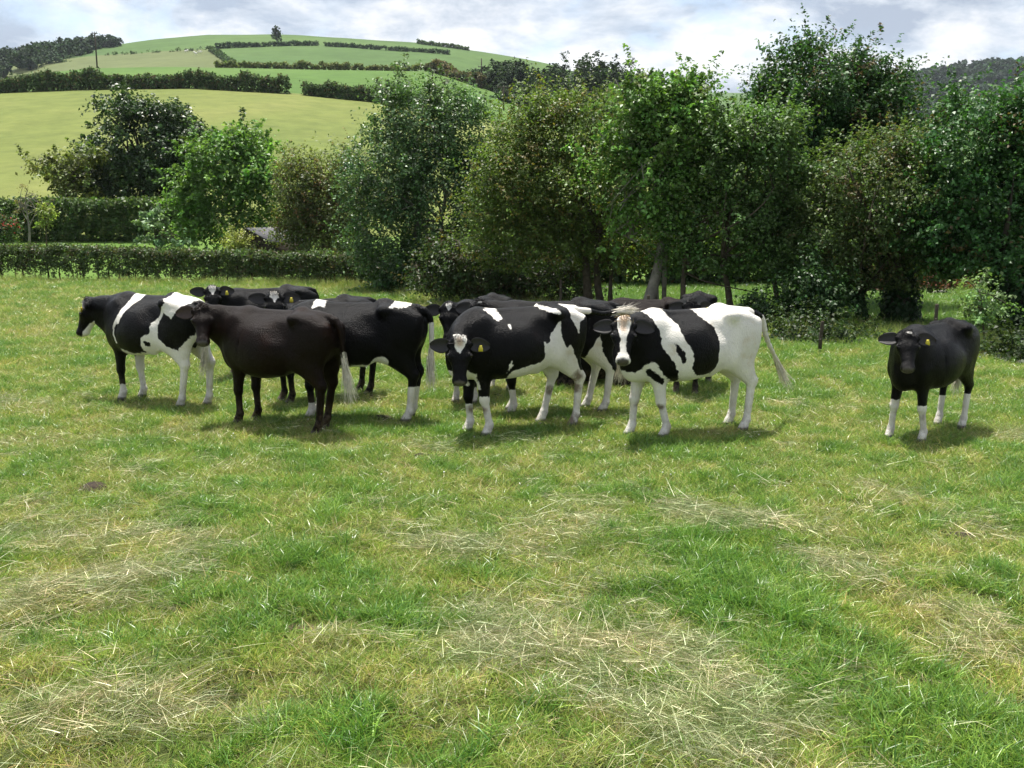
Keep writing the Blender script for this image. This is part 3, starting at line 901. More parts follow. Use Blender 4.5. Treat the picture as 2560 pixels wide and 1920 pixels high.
def make_cow(label, pos, heading, scale=1., poll=(.86, .0, 1.30), face=(270, 62), feet=((0, 0), (0, 0), (0, 0), (0, 0)),
             tail=None, tuft=None, coat=None, white=None, black=None, dirt=None, tan=None, head_white=None, socks=(0, 0, 0, 0), belly=.0, res=.015,
             lying=False, tags=True, tuft_mat=None, brown=False, nose_pale=False, forelock=None, fl_mat=None, ear_lift=0., group='herd of cattle standing in the pasture', seed=0, belly_white=None, head_black=None):
    """feet: (dx, dy) of front-left, front-right, rear-left, rear-right"""
    hd = RAD(heading)
    root = bpy.data.objects.new('cow', None)
    root.empty_display_size = .3
    COL.objects.link(root)
    root.location = (pos[0], pos[1], pos[2] if len(pos) > 2 else 0); root.rotation_euler = (0, 0, hd); root.scale = (scale,) * 3
    tag(root, label, 'cow', group)
    # head frame in local axes
    ha = RAD(face[0]) - hd; hp = RAD(face[1]); roll = RAD(face[2]) if len(face) > 2 else 0
    hdir = np.array([math.cos(ha), math.sin(ha), 0]); up = np.array([0, 0, 1.])
    f = hdir * math.cos(hp) - up * math.sin(hp)
    u = hdir * math.sin(hp) + up * math.cos(hp)
    s = np.cross(u, f)
    s, u = s * math.cos(roll) + u * math.sin(roll), u * math.cos(roll) - s * math.sin(roll)
    Pl = np.asarray(poll, float)
    H = lambda a, b, c: Pl + f * (a * .95) + s * b + u * c
    dz = -.50 if lying else 0.
    tailpts = tail if tail is not None else [(-.78, 0, 1.20), (-.835, 0, 1.10), (-.835, 0, .90), (-.82, .01, .70)]
    tp = np.array(tailpts) + np.array([0, 0, dz])
    allp = np.vstack([tp, [H(.5, 0, 0), H(.2, .2, 0), H(.2, -.2, 0), H(0, 0, .1)], [(-.95, -.42, 0), (.85, .42, 1.38 + dz)]])
    lo, hi = allp.min(0) - .07, allp.max(0) + .07
    lo[2] = -.03
    F_ = Field(lo, hi, res)
    # trunk
    tf = torso_fn(belly)
    F_.put((-.8, -.42, .45 + dz), (.75, .42, 1.32 + dz), (lambda X, Y, Z: tf(X, Y, Z - dz)) if lying else tf, .03)
    e, c = (lambda p, r, k=.04, **kw: F_.ell(np.array(p) + np.array([0, 0, dz]), r, k, **kw)), (lambda a, b, ra, rb, side=(0, 1, 0), k=.04: F_.cone(np.array(a) + np.array([0, 0, dz]), np.array(b) + np.array([0, 0, dz]), ra, rb, side, k))
    for sg in (1, -1):
        e((-.40, sg * .195, 1.205), (.07, .05, .04), .07)                    # hook bone
        c((-.40, sg * .19, 1.215), (-.36, 0, 1.27), (.035, .03), (.04, .03), (1, 0, 0), .07)
        c((-.40, sg * .18, 1.18), (-.74, sg * .115, 1.12), (.035, .03), (.035, .03), k=.07)
        e((-.57, sg * .225, 1.15), (.11, .05, .055), .06, sub=True)          # dip before the pin bones
        e((-.66, sg * .215, .90), (.06, .05, .16), .07, sub=True)            # groove behind the thigh
        e((.27, sg * .285, .98), (.045, .05, .20), .07, sub=True)            # groove behind the shoulder
        e((.52, sg * .17, .80), (.06, .045, .07), .06)                       # point of the shoulder
        c((-.36, sg * .20, .80), (-.18, sg * .16, .66), (.03, .06), (.03, .05), k=.06)   # flank fold
        e((-.745, sg * .115, 1.125), (.05, .04, .05), .06)                   # pin bone
        e((-.21, sg * .285, 1.08), (.12, .055, .10), .10, sub=True)           # hollow of the flank
        e((.43, sg * .145, .97), (.13, .075, .24), .11)                      # shoulder blade
        e((.08, sg * .19, .86), (.34, .115, .23), .12)                       # ribs
        e((-.56, sg * .13, .98), (.19, .10, .24), .08)                       # thigh
    e((-.77, 0, 1.205), (.06, .04, .035), .05)                               # tail head
    c((-.30, 0, 1.262), (-.72, 0, 1.235), (.035, .03), (.03, .03), k=.05)     # spine ridge
    c((.40, 0, 1.25), (-.2, 0, 1.245), (.04, .025), (.035, .025), k=.05)
    e((.62, 0, .72), (.10, .085, .12), .08)                                  # brisket
    if not lying: e((-.40, 0, .69), (.10, .085, .06), .06)                   # udder
    # neck
    nb = np.array([.50, 0, 1.02 + dz]); nt = H(.03, 0, -.09)
    mid = (nb + nt) / 2 + np.array([.05 * (abs(ha) < 1.2), 0, -.01])
    ax = unit(nt - nb); sd_ = unit(np.cross(up, ax)) if abs(ax[2]) < .95 else np.array([0, 1., 0])
    F_.cone(nb + np.array([-.06, 0, 0]), mid, (.145, .245), (.095, .165), sd_, .09)
    F_.cone(mid, nt, (.095, .165), (.075, .105), sd_, .06)
    F_.cone(np.array([.58, 0, .82 + dz]), H(.10, 0, -.15), (.065, .12), (.05, .065), sd_, .08)
    # head
    hs = s
    F_.cone(H(.03, 0, -.075), H(.16, 0, -.078), (.096, .080), (.104, .086), hs, .03)
    F_.cone(H(.15, 0, -.070), H(.36, 0, -.078), (.094, .078), (.062, .056), hs, .03)
    F_.ell(H(.405, 0, -.085), (.052, .076, .060), .03, R=np.stack([f, s, u], 1))
    F_.cone(H(.10, 0, -.165), H(.37, 0, -.135), (.055, .055), (.042, .034), hs, .035)
    F_.ell(H(.0, 0, -.03), (.05, .062, .045), .04, R=np.stack([f, s, u], 1))
    for sg in (1, -1):
        F_.ell(H(.115, sg * .058, -.14), (.085, .04, .07), .03, R=np.stack([f, s, u], 1))
        F_.ell(H(.15, sg * .097, -.045), (.036, .022, .028), .025, R=np.stack([f, s, u], 1))
        F_.ell(H(.415, sg * .034, -.055), (.026, .024, .02), .02, R=np.stack([f, s, u], 1))
        F_.ell(H(.03, sg * .10, -.055), (.03, .03, .03), .03, R=np.stack([f, s, u], 1))
    F_.cone(H(.385, 0, -.152), H(.405, 0, -.142), (.046, .022), (.038, .02), hs, .012)
    # legs
    if not lying:
        for i, sg in ((0, 1), (1, -1)):
            fx, fy = feet[i]
            el = np.array([.43 + .12 * fx, sg * .135, .72]); kn = np.array([.455 + .62 * fx, sg * .125 + .5 * fy, .385])
            ft = np.array([.435 + fx, sg * .125 + fy, .125]); hf = np.array([.47 + fx, sg * .125 + fy, .035])
            F_.cone((.47, sg * .12, 1.0), el, (.075, .15), (.075, .105), k=.06)
            F_.cone(el, kn, (.064, .095), (.043, .050), k=.04)
            F_.ell(kn, (.048, .044, .055), .025)
            F_.cone(kn, ft, (.036, .040), (.032, .036), k=.02)
            F_.ell(ft, (.042, .040, .045), .02)
            F_.cone(ft, hf + np.array([-.01, 0, .04]), (.036, .038), (.042, .046), k=.015)
            F_.cone(hf + np.array([-.012, 0, .03]), hf + np.array([.008, 0, -.015]), (.044, .048), (.05, .062), k=.008)
        for i, sg in ((2, 1), (3, -1)):
            fx, fy = feet[i]
            st = np.array([-.42 + .15 * fx, sg * .15, .79]); hk = np.array([-.69 + .7 * fx, sg * .14 + .5 * fy, .515])
            ft = np.array([-.645 + fx, sg * .135 + fy, .13]); hf = np.array([-.605 + fx, sg * .135 + fy, .035])
            F_.cone((-.52, sg * .12, 1.05), st, (.10, .19), (.085, .125), k=.07)
            F_.cone((-.69, sg * .11, 1.02), (-.60, sg * .135, .70), (.075, .09), (.065, .10), k=.07)
            F_.cone(st, hk, (.078, .125), (.040, .055), k=.05)
            F_.cone((-.60, sg * .135, .72), hk + np.array([-.012, 0, .03]), (.05, .075), (.03, .035), k=.05)
            F_.ell(hk + np.array([-.025, 0, .02]), (.035, .034, .045), .03)
            F_.cone(hk, ft, (.037, .050), (.033, .037), k=.025)
            F_.ell(ft, (.042, .040, .045), .02)
            F_.cone(ft, hf + np.array([-.01, 0, .04]), (.036, .038), (.042, .046), k=.015)
            F_.cone(hf + np.array([-.012, 0, .03]), hf + np.array([.008, 0, -.015]), (.044, .048), (.05, .062), k=.008)
    else:
        for sg in (1, -1):
            F_.cone((.42, sg * .15, .25), (.52, sg * .20, .07), (.07, .10), (.05, .06), k=.05)
            F_.cone((.52, sg * .20, .07), (.30, sg * .22, .05), (.045, .05), (.04, .045), k=.03)
            F_.cone((-.45, sg * .22, .25), (-.25, sg * .34, .12), (.10, .16), (.08, .10), k=.06)
            F_.cone((-.25, sg * .34, .10), (-.55, sg * .38, .06), (.06, .07), (.04, .045), k=.03)
            F_.cone((-.55, sg * .38, .06), (-.25, sg * .40, .045), (.036, .04), (.036, .04), k=.02)
    # tail
    ts = spline(tp, 14)
    for i in range(13):
        r0, r1 = .034 - .0012 * i, .034 - .0012 * (i + 1)
        F_.cone(ts[i], ts[i + 1], max(r0, .019), max(r1, .019), k=.02)
    V, Q = F_.mesh()
    me = mesh_np('body', V, Q)
    # coat masks, fixed to the animal
    n = len(V)
    x, y, z = V.T
    W = np.full(n, -.3)
    hl = V - Pl
    hf_, hs_, hu_ = hl @ f, hl @ s, hl @ u
    is_head = (hf_ > -.07) & (hf_ < .52) & (np.abs(hs_) < .135) & (hu_ > -.23) & (hu_ < .08) & ((hu_ > -.10) | (hf_ > .08)) & ((np.hypot(x, y) > .62) | lying)
    dt = np.min(np.linalg.norm(V[:, None, :] - ts[None, 2:, :], axis=2), axis=1)
    is_tail = (dt < .05) & (x < -.79)
    def paint(W, lst, sign):
        for sidec, poly in lst:
            sdv = poly_sd(x, z, poly)
            if sidec == 'L': sdv = np.minimum(sdv, y + .02)
            elif sidec == 'R': sdv = np.minimum(sdv, .02 - y)
            W = np.maximum(W, sdv) if sign > 0 else np.minimum(W, -sdv)
        return W
    Wb = paint(W.copy(), white or [], 1)
    Wb = paint(Wb, black or [], -1)
    if belly_white is not None:
        x0, x1, zt = belly_white
        Wb = np.maximum(Wb, np.minimum(np.minimum(x - x0, x1 - x), zt - z - .25 * np.abs(y)))
    if not lying:
        qx = np.where(x > 0, 0, 2) + np.where(y > 0, 0, 1)
        legreg = (z < .60) & ((x > .30) | (x < -.35))
        sh = np.array(socks)[qx]
        Wb = np.where(legreg & (sh > 0), np.maximum(Wb, sh - z), Wb)
        Wb = np.where(legreg & (sh < 0), np.minimum(Wb, sh), Wb)
    Wh = np.full(n, -.3)
    for (af, as_, rf, rs) in (head_white or []):         # diamonds on the face: centre, half-length, half-width
        Wh = np.maximum(Wh, (1 - np.abs(hf_ - af) / rf - np.abs(hs_ - as_) / rs) * min(rf, rs) * .7 - np.maximum(0, -.11 - hu_))
    for poly in (coat or {}).get('face', []):             # polygons on the face in (along, across)
        Wh = np.maximum(Wh, np.minimum(poly_sd(hf_, hs_, poly), hu_ + .12))
    for poly in (coat or {}).get('chin', []):             # polygons on the jaw seen from the side in (along, up)
        Wh = np.maximum(Wh, poly_sd(hf_, hu_, poly))
    W = np.where(is_head, Wh, Wb)
    tw = (coat or {}).get('tail', -.3)
    if callable(tw):
        ti = np.argmin(np.linalg.norm(V[:, None, :] - ts[None], axis=2), axis=1) / 13.
        W = np.where(is_tail, tw(ti), W)
    else:
        W = np.where(is_tail, np.maximum(tw, -.3), W)
    fattr(me, 'white', W)
    Dm = np.full(n, -.3)
    for (cx, cy, cz, r) in (dirt or []):
        Dm = np.maximum(Dm, r - np.sqrt((x - cx)**2 + (y - cy)**2 + (z - cz)**2))
    fattr(me, 'dirt', Dm)
    Tm = np.full(n, -.3)
    for (af, as_, r) in (tan or []):
        Tm = np.maximum(Tm, np.where(is_head, r - np.hypot(hf_ - af, (hs_ - as_) * 1.6), -.3))
    fattr(me, 'tan', Tm)
    skin = np.clip((hf_ - .385 - .012 * np.abs(hs_) / .05) / .012, 0, 1) * is_head * np.clip((.062 - np.abs(hs_)) / .01, 0, 1) * np.clip((hu_ + .118) / .01, 0, 1)
    if not lying: skin = np.maximum(skin, np.clip((.06 - z) / .01, 0, 1))
    fattr(me, 'skin', skin)
    body = obj('body', me, M_COAT_BROWN if brown else M_COAT, root)
    # ears with tags, eyes, nostrils
    for sg in (1, -1):
        ex = unit(s * sg * 1.0 + u * (-.25 + ear_lift) - f * (.02))
        ez = unit(f * .25 + u * .9 + s * sg * .15); ez = unit(ez - ex * (ez @ ex)); ey = np.cross(ez, ex)
        # turn the cup to face forward
        a = RAD(20) * sg
        R = np.stack([ex, ey, ez], 1)
        er = obj('ear', EAR_ME.copy() if brown else EAR_ME, M_EAR_BROWN if brown else M_EAR, root)
        if brown:
            er.data.materials.clear(); er.data.materials.append(M_EAR_BROWN)
        M = Matrix.Identity(4)
        o = H(.035, sg * .10, -.05)
        for i in range(3):
            for j in range(3): M[i][j] = R[i, j]
            M[i][3] = o[i]
        er.matrix_local = M
        if tags and (sg == 1 or tags == 2):
            t = obj('ear_tag', TAG_ME, M_TAG, er)
            tz = -(R.T @ up); tz = -unit(tz)
            ty = unit(np.cross(tz, np.array([1., 0, 0]))); 
            n0 = R.T @ u; ty = unit(n0 - tz * (n0 @ tz)); tx = np.cross(ty, tz)
            Mt = Matrix.Identity(4); oo = (.10, .0, .016)
            Rt = np.stack([tx, ty, tz], 1)
            for i in range(3):
                for j in range(3): Mt[i][j] = Rt[i, j]
                Mt[i][3] = oo[i]
            t.matrix_local = Mt
        eo = H(.150, sg * .106, -.038)
        obj('eye', EYE_ME, M_EYE, root, loc=eo)
        no = obj('nostril', NOSTRIL_ME, M_NOSTRIL, root, loc=H(.440, sg * .034, -.060))
    # forelock on the poll
    r = rng(100 + seed)
    nfl = forelock if forelock is not None else 90
    if nfl:
        st = np.array([H(-.02 + .06 * a_, b_ * .05, .0 + .012 * cc) for a_, b_, cc in zip(r.uniform(-.5, 1, nfl), r.normal(0, .6, nfl), r.uniform(-1, 1, nfl))])
        dr = np.array([up * .6 + u * .5 + f * .25 + s * b_ * .5 for b_ in r.normal(0, 1, nfl)])
        mb = strands(st, dr, r.uniform(.03, .075, nfl), .0035, .5, seed)
        obj('forelock', mb.mesh('forelock'), fl_mat or (M_HAIR_BROWN if brown else M_HAIR), root)
    # switch of the tail
    nt_ = 240
    end, dirn = ts[-1], unit(ts[-1] - ts[-3])
    tl = tuft if tuft is not None else .30
    st = end + r.normal(0, .012, (nt_, 3)) - dirn * r.uniform(0, .12, nt_)[:, None]
    dr = dirn + r.normal(0, .065, (nt_, 3))
    mb = strands(st, dr, r.uniform(.45, 1.1, nt_) * tl, .0045, .16, seed + 5, .16)
    obj('tail_switch', mb.mesh('tail_switch'), tuft_mat or M_HAIR_WHITE, root)
    return root

M_COAT = coat_material('cow_coat_black', (.0032, .0031, .0035))
M_COAT_BROWN = coat_material('cow_coat_brown', (.0075, .0036, .0022), rough=.40)

# ------------------------------------------------------------------ hedges
def thing(name, label, cat, loc, group=None, rz=0.):
    o = bpy.data.objects.new(name, None); COL.objects.link(o)
    o.location = tuple(loc); o.rotation_euler = (0, 0, rz)
    return tag(o, label, cat, group)
def shifted(me, loc):
    me.transform(Matrix.Translation(-Vector(loc))); return me
def hedge(label, path, height, width, n, leaf, base, seed, mat=None, ragged=.12, gap=0., stems=0, accent=None, acc_p=0., clump=.35, name='hedge', round_=.35, stem_mat=None):
    """path: (m,3) points on the ground; height: number or per-point list"""
    r = rng(seed)
    path = np.asarray(path, float)
    L = np.concatenate([[0], np.cumsum(np.linalg.norm(np.diff(path, axis=0), axis=1))])
    hh = np.broadcast_to(np.asarray(height, float), (len(path),))
    def P_at(s_): return np.stack([np.interp(s_, L, path[:, i]) for i in range(3)], 1), np.interp(s_, L, hh)
    dirs = np.gradient(path, axis=0); side = unit(np.stack([-dirs[:, 1], dirs[:, 0], 0 * dirs[:, 0]], 1))
    nc = max(6, n // 14)
    sc = r.uniform(0, L[-1], nc)
    c, H_ = P_at(sc)
    sd_ = np.stack([np.interp(sc, L, side[:, i]) for i in range(3)], 1)
    # clumps near the faces of the hedge body
    a = r.uniform(-1, 1, nc); b = r.uniform(0, 1, nc)
    face = r.uniform(size=nc)
    a = np.where(face < .55, np.sign(a) * r.uniform(.7, 1, nc), a)
    b = np.where(face > .70, r.uniform(.82, 1, nc), b)
    low = r.uniform(size=nc) < gap * np.clip(1.3 - b * 2.6, 0, 1)
    wob = 1 + ragged * 2 * vnoise(np.c_[sc * .9, sc * 0], 1 / max(width, .3), seed + 1) + ragged * vnoise(np.c_[sc * 3.1, sc * 0], 1 / max(width, .3), seed + 2)
    shr = 1 - round_ * np.clip(b - .6, 0, 1) ** 1.5
    cc = c + sd_ * (a * width * .5 * shr)[:, None] + np.array([0, 0, 1.]) * (b * H_ * wob)[:, None]
    cc = cc[~low]; sdc, ac, bc = sd_[~low], a[~low], b[~low]
    k = r.integers(0, len(cc), n)
    P = cc[k] + r.normal(size=(n, 3)) * clump * .33
    P[:, 2] = np.maximum(P[:, 2], np.interp(0, [0], [0]) + c[:, 2].min() - .2)
    nr = unit(sdc[k] * ac[k][:, None] * .6 + np.array([0, 0, .5]) + r.normal(size=(n, 3)) * .55)
    cols = crown_cols(base, k, len(cc), r, .26, accent, acc_p)
    root = thing(name, label, 'hedge', path[0])
    obj('foliage', leaf_mesh('foliage', P - path[0], leaf, cols, nr, r), mat or M_LEAF, root)
    if stems:
        for q in np.linspace(.02, .98, stems):
            s0 = q * L[-1] + r.normal() * .12
            p, h_ = P_at(np.array([s0]))
            p = p[0]; h_ = h_[0]
            st = spline([p + [0, 0, -.05], p + [r.normal() * .04, r.normal() * .04, h_ * .35], p + [r.normal() * .10, r.normal() * .06, h_ * .8]], 6)
            obj('stem', shifted(MB().tube(st, np.linspace(.035, .012, 6) * r.uniform(.7, 1.3), 5).mesh('stem'), path[0]), stem_mat or M_BARK_DARK, root)
    return root
def ground_path(pts, step=1.0):
    """straight run of ground points (x, y, z)"""
    return spline(pts, max(4, int(np.linalg.norm(np.array(pts[-1]) - np.array(pts[0])) / step)))
def find_Y(u, v, y0, y1):
    """distance at which the land on bearing u is seen at height v"""
    ys = np.linspace(y0, y1, 240)
    rz = row_z(np.array([float(u)]))
    vv = np.array([pchip(XS, rz, Y)[0] for Y in ys])
    return ys[np.argmin(np.abs(vv - v))]
def land_path(uvs, y0, y1, m=30):
    us = np.linspace(uvs[0][0], uvs[-1][0], m); vs_ = np.interp(us, [p[0] for p in uvs], [p[1] for p in uvs])
    Ys = np.array([find_Y(u, v, y0, y1) for u, v in zip(us, vs_)])
    if m > 6:
        Ys = np.convolve(np.pad(Ys, 3, mode='edge'), np.ones(7) / 7, 'valid')
    return np.array([land_uY(u, Y) for u, Y in zip(us, Ys)])

# clipped field hedge in front of the garden, gappy at its foot
PA, PB = np.array([-24., 35.1, 0]), np.array([-2.9, 30.6, 0])
hedge('low clipped hedge with bare gappy stems along the pasture edge', ground_path([PA, (PA + PB) / 2 + [0, .15, 0], PB], .5), np.linspace(1.22, .93, 43),   .75, 64000, .068, (.046, .072, .026), 31,
      ragged=.035, gap=.93, stems=46, accent=(.085, .075, .035), acc_p=.12, clump=.20, round_=.12)
hedge('tall dark clipped hedge at the back of the garden lawn', np.array([land_uY(u, 47.5) for u in np.linspace(-420, 480, 24)]), 1.78, 1.4, 44000, .13, (.045, .078, .022), 32,
      ragged=.03, clump=.30, round_=.12, accent=(.08, .11, .03), acc_p=.12)
hedge('dark overgrown hedge closing the sunlit paddock', np.array([[x, 31.5 + .25 * math.sin(x), 0] for x in np.linspace(-1, 20, 20)]), 2.3, 2.0, 40000, .16, (.030, .055, .018), 33, ragged=.15, clump=.45, accent=(.09, .05, .02), acc_p=.08)
# hedges on the slopes
FARH = (.040, .068, .022)
hedge('thick dark hedge across the slope left of the field gap', np.array([land_uY(u, 139.5) for u in np.linspace(-260, 722, 40)]), 1.75, 1.7, 36000, .28, FARH, 34, M_LEAF_FAR, ragged=.16, clump=.6, accent=(.10, .085, .04), acc_p=.16)
hedge('thick dark hedge across the slope right of the field gap', np.array([land_uY(u, 139.5) for u in np.linspace(760, 1110, 20)]), 1.6, 1.7, 14000, .28, FARH, 35, M_LEAF_FAR, ragged=.18, clump=.6, accent=(.10, .085, .04), acc_p=.12)
hedge('thin pale hedge along the crest of the bright green field', np.array([land_uY(u, 221) for u in np.linspace(540, 1075, 34)]), .95, 1.2, 9000, .4, (.085, .105, .035), 36, M_LEAF_FAR, ragged=.3, clump=.5, accent=(.15, .17, .06), acc_p=.25)
hedge('upper hill hedge below the lone tree', land_path([(538, 121), (796, 113)], 380, 545), 1.7, 1.6, 6000, .6, (.04, .068, .028), 37, M_LEAF_FAR, ragged=.15, clump=.7)
hedge('upper hill hedge sloping down towards the wood', land_path([(812, 115), (1125, 136)], 380, 545), 1.4, 1.6, 6000, .6, (.04, .068, .028), 38, M_LEAF_FAR, ragged=.15, clump=.7)
hedge('short hedge running straight down the far hill', land_path([(523, 123), (586, 168)], 300, 545, 12), 1.7, 1.6, 4000, .6, (.045, .075, .03), 39, M_LEAF_FAR, ragged=.12, clump=.7)
hedge('hedge on the skyline at the right shoulder of the hill', land_path([(1042, 109), (1172, 127)], 470, 549, 14), 1.6, 1.6, 4000, .6, (.06, .095, .035), 40, M_LEAF_FAR, ragged=.15, clump=.7)
hedge('faint dotted hedge line above the grazed hill field', land_path([(250, 139), (515, 124)], 330, 540), .6, 1.0, 700, .45, (.05, .08, .03), 41, M_LEAF_FAR, ragged=.4, clump=.9)
hedge('brown bracken bank falling away at the edge of the green field', land_path([(1078, 180), (1206, 224)], 200, 226, 12), 1.9, 2.6, 8000, .45, (.10, .085, .045), 42, M_LEAF_FAR, ragged=.2, clump=.6, accent=(.05, .08, .03), acc_p=.3, name='bracken_bank')

# ------------------------------------------------------------------ distant trees and woods
def far_tree(name, label, base, h, w, base_col, n, leaf, seed, group=None, lobes=8, slim=False, mat=None):
    r = rng(seed)
    base = np.asarray(base, float)
    E_ = []
    for i in range(lobes):
        a = r.uniform(0, 6.28)
        rr = w * (.5 if not slim else .42) * r.uniform(.55, .8)
        off = np.array([math.cos(a), math.sin(a), 0]) * w * (.25 if not slim else .06)
        zz = h * (r.uniform(.42, .80) if not slim else (.3 + .55 * i / max(1, lobes - 1)))
        E_.append((off + [0, 0, zz], np.array([rr, rr, (min(h - zz, h * .30) if not slim else h * .16)])))
    E_.append((np.array([0, 0, h * .45]), np.array([w * .42, w * .42, h * .42])))
    P, nr, k, cc, _ = crown_points(E_, n, r, w * .14, 22, .5, spray_len=.4, holes=.3)
    P[:, 2] = np.maximum(P[:, 2], h * .04)
    cols = crown_cols(base_col, k, len(cc), r, .22)
    root = thing(name, label, 'tree', base, group)
    b = MB().tube(np.array([[0, 0, -.3], [0.02 * w, 0, h * .3], [0, 0, h * .7]]), [h * .03, h * .022, h * .01], 6)
    obj('trunk', b.mesh('trunk'), M_BARK_DARK, root)
    obj('crown', leaf_mesh('crown', P, leaf, cols, nr, r), mat or M_LEAF_FAR, root)
    return root
lone = land_uY(692, find_Y(692, 108, 450, 548))
far_tree('lone_tree', 'single upright tree on the very top of the hill', lone, 7.6, 5.0, (.03, .05, .02), 1500, .55, 50, slim=True, lobes=9)
WOODG = 'dark trees of the hillside wood'
r_ = rng(77)
wood = [(1215, 175, 22, 250), (1262, 160, 26, 245), (1300, 168, 24, 235), (1345, 170, 26, 240), (1400, 168, 26, 230), (1452, 140, 30, 238), (1500, 138, 30, 232), (1540, 158, 24, 228), (1590, 175, 22, 222), (1620, 182, 20, 215), (1240, 205, 22, 215), (1330, 210, 26, 205), (1420, 200, 26, 205), (1480, 182, 24, 200), (1270, 235, 24, 190), (1370, 235, 26, 185)]
for i, (u, vt, hw, Y) in enumerate(wood):
    b = land_uY(u, Y); top = at(u, vt - 6, Y)[2]
    b[2] = min(b[2], top - 7)
    far_tree('woodland_tree', 'dark round headed tree in the wood on the hillside', b, top - b[2], hw * 3.7 * Y / 2500, (.018, .032, .013), 3200, .6, 60 + i, WOODG)
b = land_uY(1410, 242); top = at(1410, 108, 242)[2]
far_tree('slender_tree', 'slim airy tree rising above the hillside wood', b, top - b[2], 4.4, (.04, .06, .03), 1100, .32, 90, slim=True, lobes=6)
far_tree('round_bush', 'small dark round bush below the crest hedge', land_uY(1000, find_Y(1000, 172, 225, 330)), 2.2, 3.4, (.04, .07, .03), 400, .35, 91)
far_tree('round_tree', 'dark round tree where the slope hedge meets the ash', land_uY(975, 139), 3.1, 4.0, (.035, .06, .02), 1400, .26, 92)
def woodland(label, spots, col, n, leaf, seed):
    r = rng(seed); PP, NN, CC = [], [], []
    tr = MB()
    for (b, h, w) in spots:
        E_ = [(b + np.array([r.normal() * w * .15, r.normal() * w * .15, h * r.uniform(.5, .72)]), np.array([w * .5, w * .5, h * .36]) * r.uniform(.7, 1.1)) for _ in range(3)]
        P, nr, k, cc, _ = crown_points(E_, n, r, w * .2, 20, .55, spray_len=.35, holes=.2)
        PP.append(P); NN.append(nr); CC.append(crown_cols(np.asarray(col) * math.exp(r.normal(0, .15)), k, len(cc), r, .2))
    o = obj('woodland', leaf_mesh('woodland', np.vstack(PP), leaf, np.vstack(CC), np.vstack(NN), r), M_LEAF_FAR)
    return tag(o, label, 'woodland', kind='stuff')
r_ = rng(5)
spots = []
for i in range(80):
    u = r_.uniform(-260, 284)
    vb = np.interp(u, [-260, 0, 162, 284], [235, 197, 153, 116]); vt = np.interp(u, [-260, -60, 0, 60, 110, 191, 266, 290], [150, 140, 138, 122, 112, 88, 96, 116])
    sk = L_SK(np.array([u]))[0]
    v = sk + 1 + (max(vb, sk + 6) - sk) * r_.uniform(0, 1) ** 1.2
    Y = find_Y(u, v, 310, 549); g = land_uY(u, Y)
    need = (at(u, vt, Y)[2] - g[2])
    h = float(np.clip(need * r_.uniform(.75, 1.05), 6.5, 13)) if v < sk + 14 else r_.uniform(7, 10)
    spots.append((g - [0, 0, 1.], h, r_.uniform(7, 11)))
woodland('dark wood covering the shoulder of the hill', spots, (.020, .038, .018), 520, 1.1, 6)
spots = []
for i in range(300):
    u = r_.uniform(2150, 2900); f_ = 1 - r_.uniform(0, 1) ** 1.5
    Y = 640 + 310 * f_
    g = land_uY(u, Y)
    spots.append((g - [0, 0, 1.], r_.uniform(8, 11), r_.uniform(13, 20)))
woodland('blue grey wooded ridge on the far horizon', spots, (.016, .030, .018), 170, 3.2, 7)

# ------------------------------------------------------------------ poles, fence posts, sheep
M_WOOD = simple_mat('weathered_wood', (.14, .12, .095), .9, .35, 12, .1)
M_WOOD_DARK = simple_mat('dark_wood', (.06, .05, .04), .9, .35, 12, .1)
def pole(label, u, vb, vt, Y, arms=(), stays=(), rad=.15):
    b = land_uY(u, Y); top = at(u, vt, Y)[2]
    h = top - b[2]
    root = thing('utility_pole', label, 'utility pole', b)
    obj('post', MB().tube(np.array([[0, 0, -.5], [0, 0, h * .5], [0, 0, h]]), [rad, rad * .9, rad * .75], 8).mesh('post'), M_WOOD_DARK, root)
    for (f_, w) in arms:
        obj('crossarm', MB().box((-w, -rad * 1.5, h * f_ - .08), (w, -rad * .8, h * f_ + .08)).mesh('crossarm', False), M_WOOD_DARK, root)
        for sx in (-.9, 0, .9):
            obj('insulator', MB().tube(np.array([[sx * w, -rad * 1.2, h * f_ + .08], [sx * w, -rad * 1.2, h * f_ + .22], [sx * w, -rad * 1.2, h * f_ + .34]]), [.05, .09, .05], 6).mesh('insulator'), M_BARK_PALE, root)
    for (dx_, f_) in stays:
        obj('stay_wire', MB().tube(np.array([[0, 0, h * f_], [dx_ * .5, 0, h * f_ * .5], [dx_, 0, 0]]), [.03, .03, .03], 4).mesh('stay_wire'), M_WOOD_DARK, root)
    return root
pole('slim utility pole standing on the green crest before the far wood', 243, 190, 82, 219, arms=[(.985, .5)], rad=.17)
pole('utility pole with a low crossarm above the bracken bank', 1204, 195, 146, 236, arms=[(.72, .75)], rad=.16)
pole('utility pole with a wide crossarm and stays before the wood', 1259, 300, 217, 165, arms=[(.97, 1.0)], stays=[(2.6, .93), (-1.4, .93)], rad=.13)
def fence_post(label, u, vtop, Y, h=1.1, r0=.05, lean=0.):
    p = at(u, vtop, Y); z0 = 0.
    root = bpy.data.objects.new('fence_post', None); COL.objects.link(root)
    root.location = (p[0], Y, z0); tag(root, label, 'fence post')
    hh = max(p[2], .5)
    me = MB().tube(np.array([[0, 0, -.15], [lean * .5, 0, hh * .5], [lean, 0, hh - .02], [lean, 0, hh]]), [r0, r0, r0 * .95, r0 * .8], 8).mesh('shaft')
    obj('shaft', me, M_WOOD_DARK, root)
    for zz in (.45, .8):
        if zz < hh: obj('wire_staple', MB().box((-.01, -r0 - .008, hh * zz - .006), (.01, -r0 + .004, hh * zz + .006)).mesh('wire_staple', False), M_BARK_PALE, root)
    return root
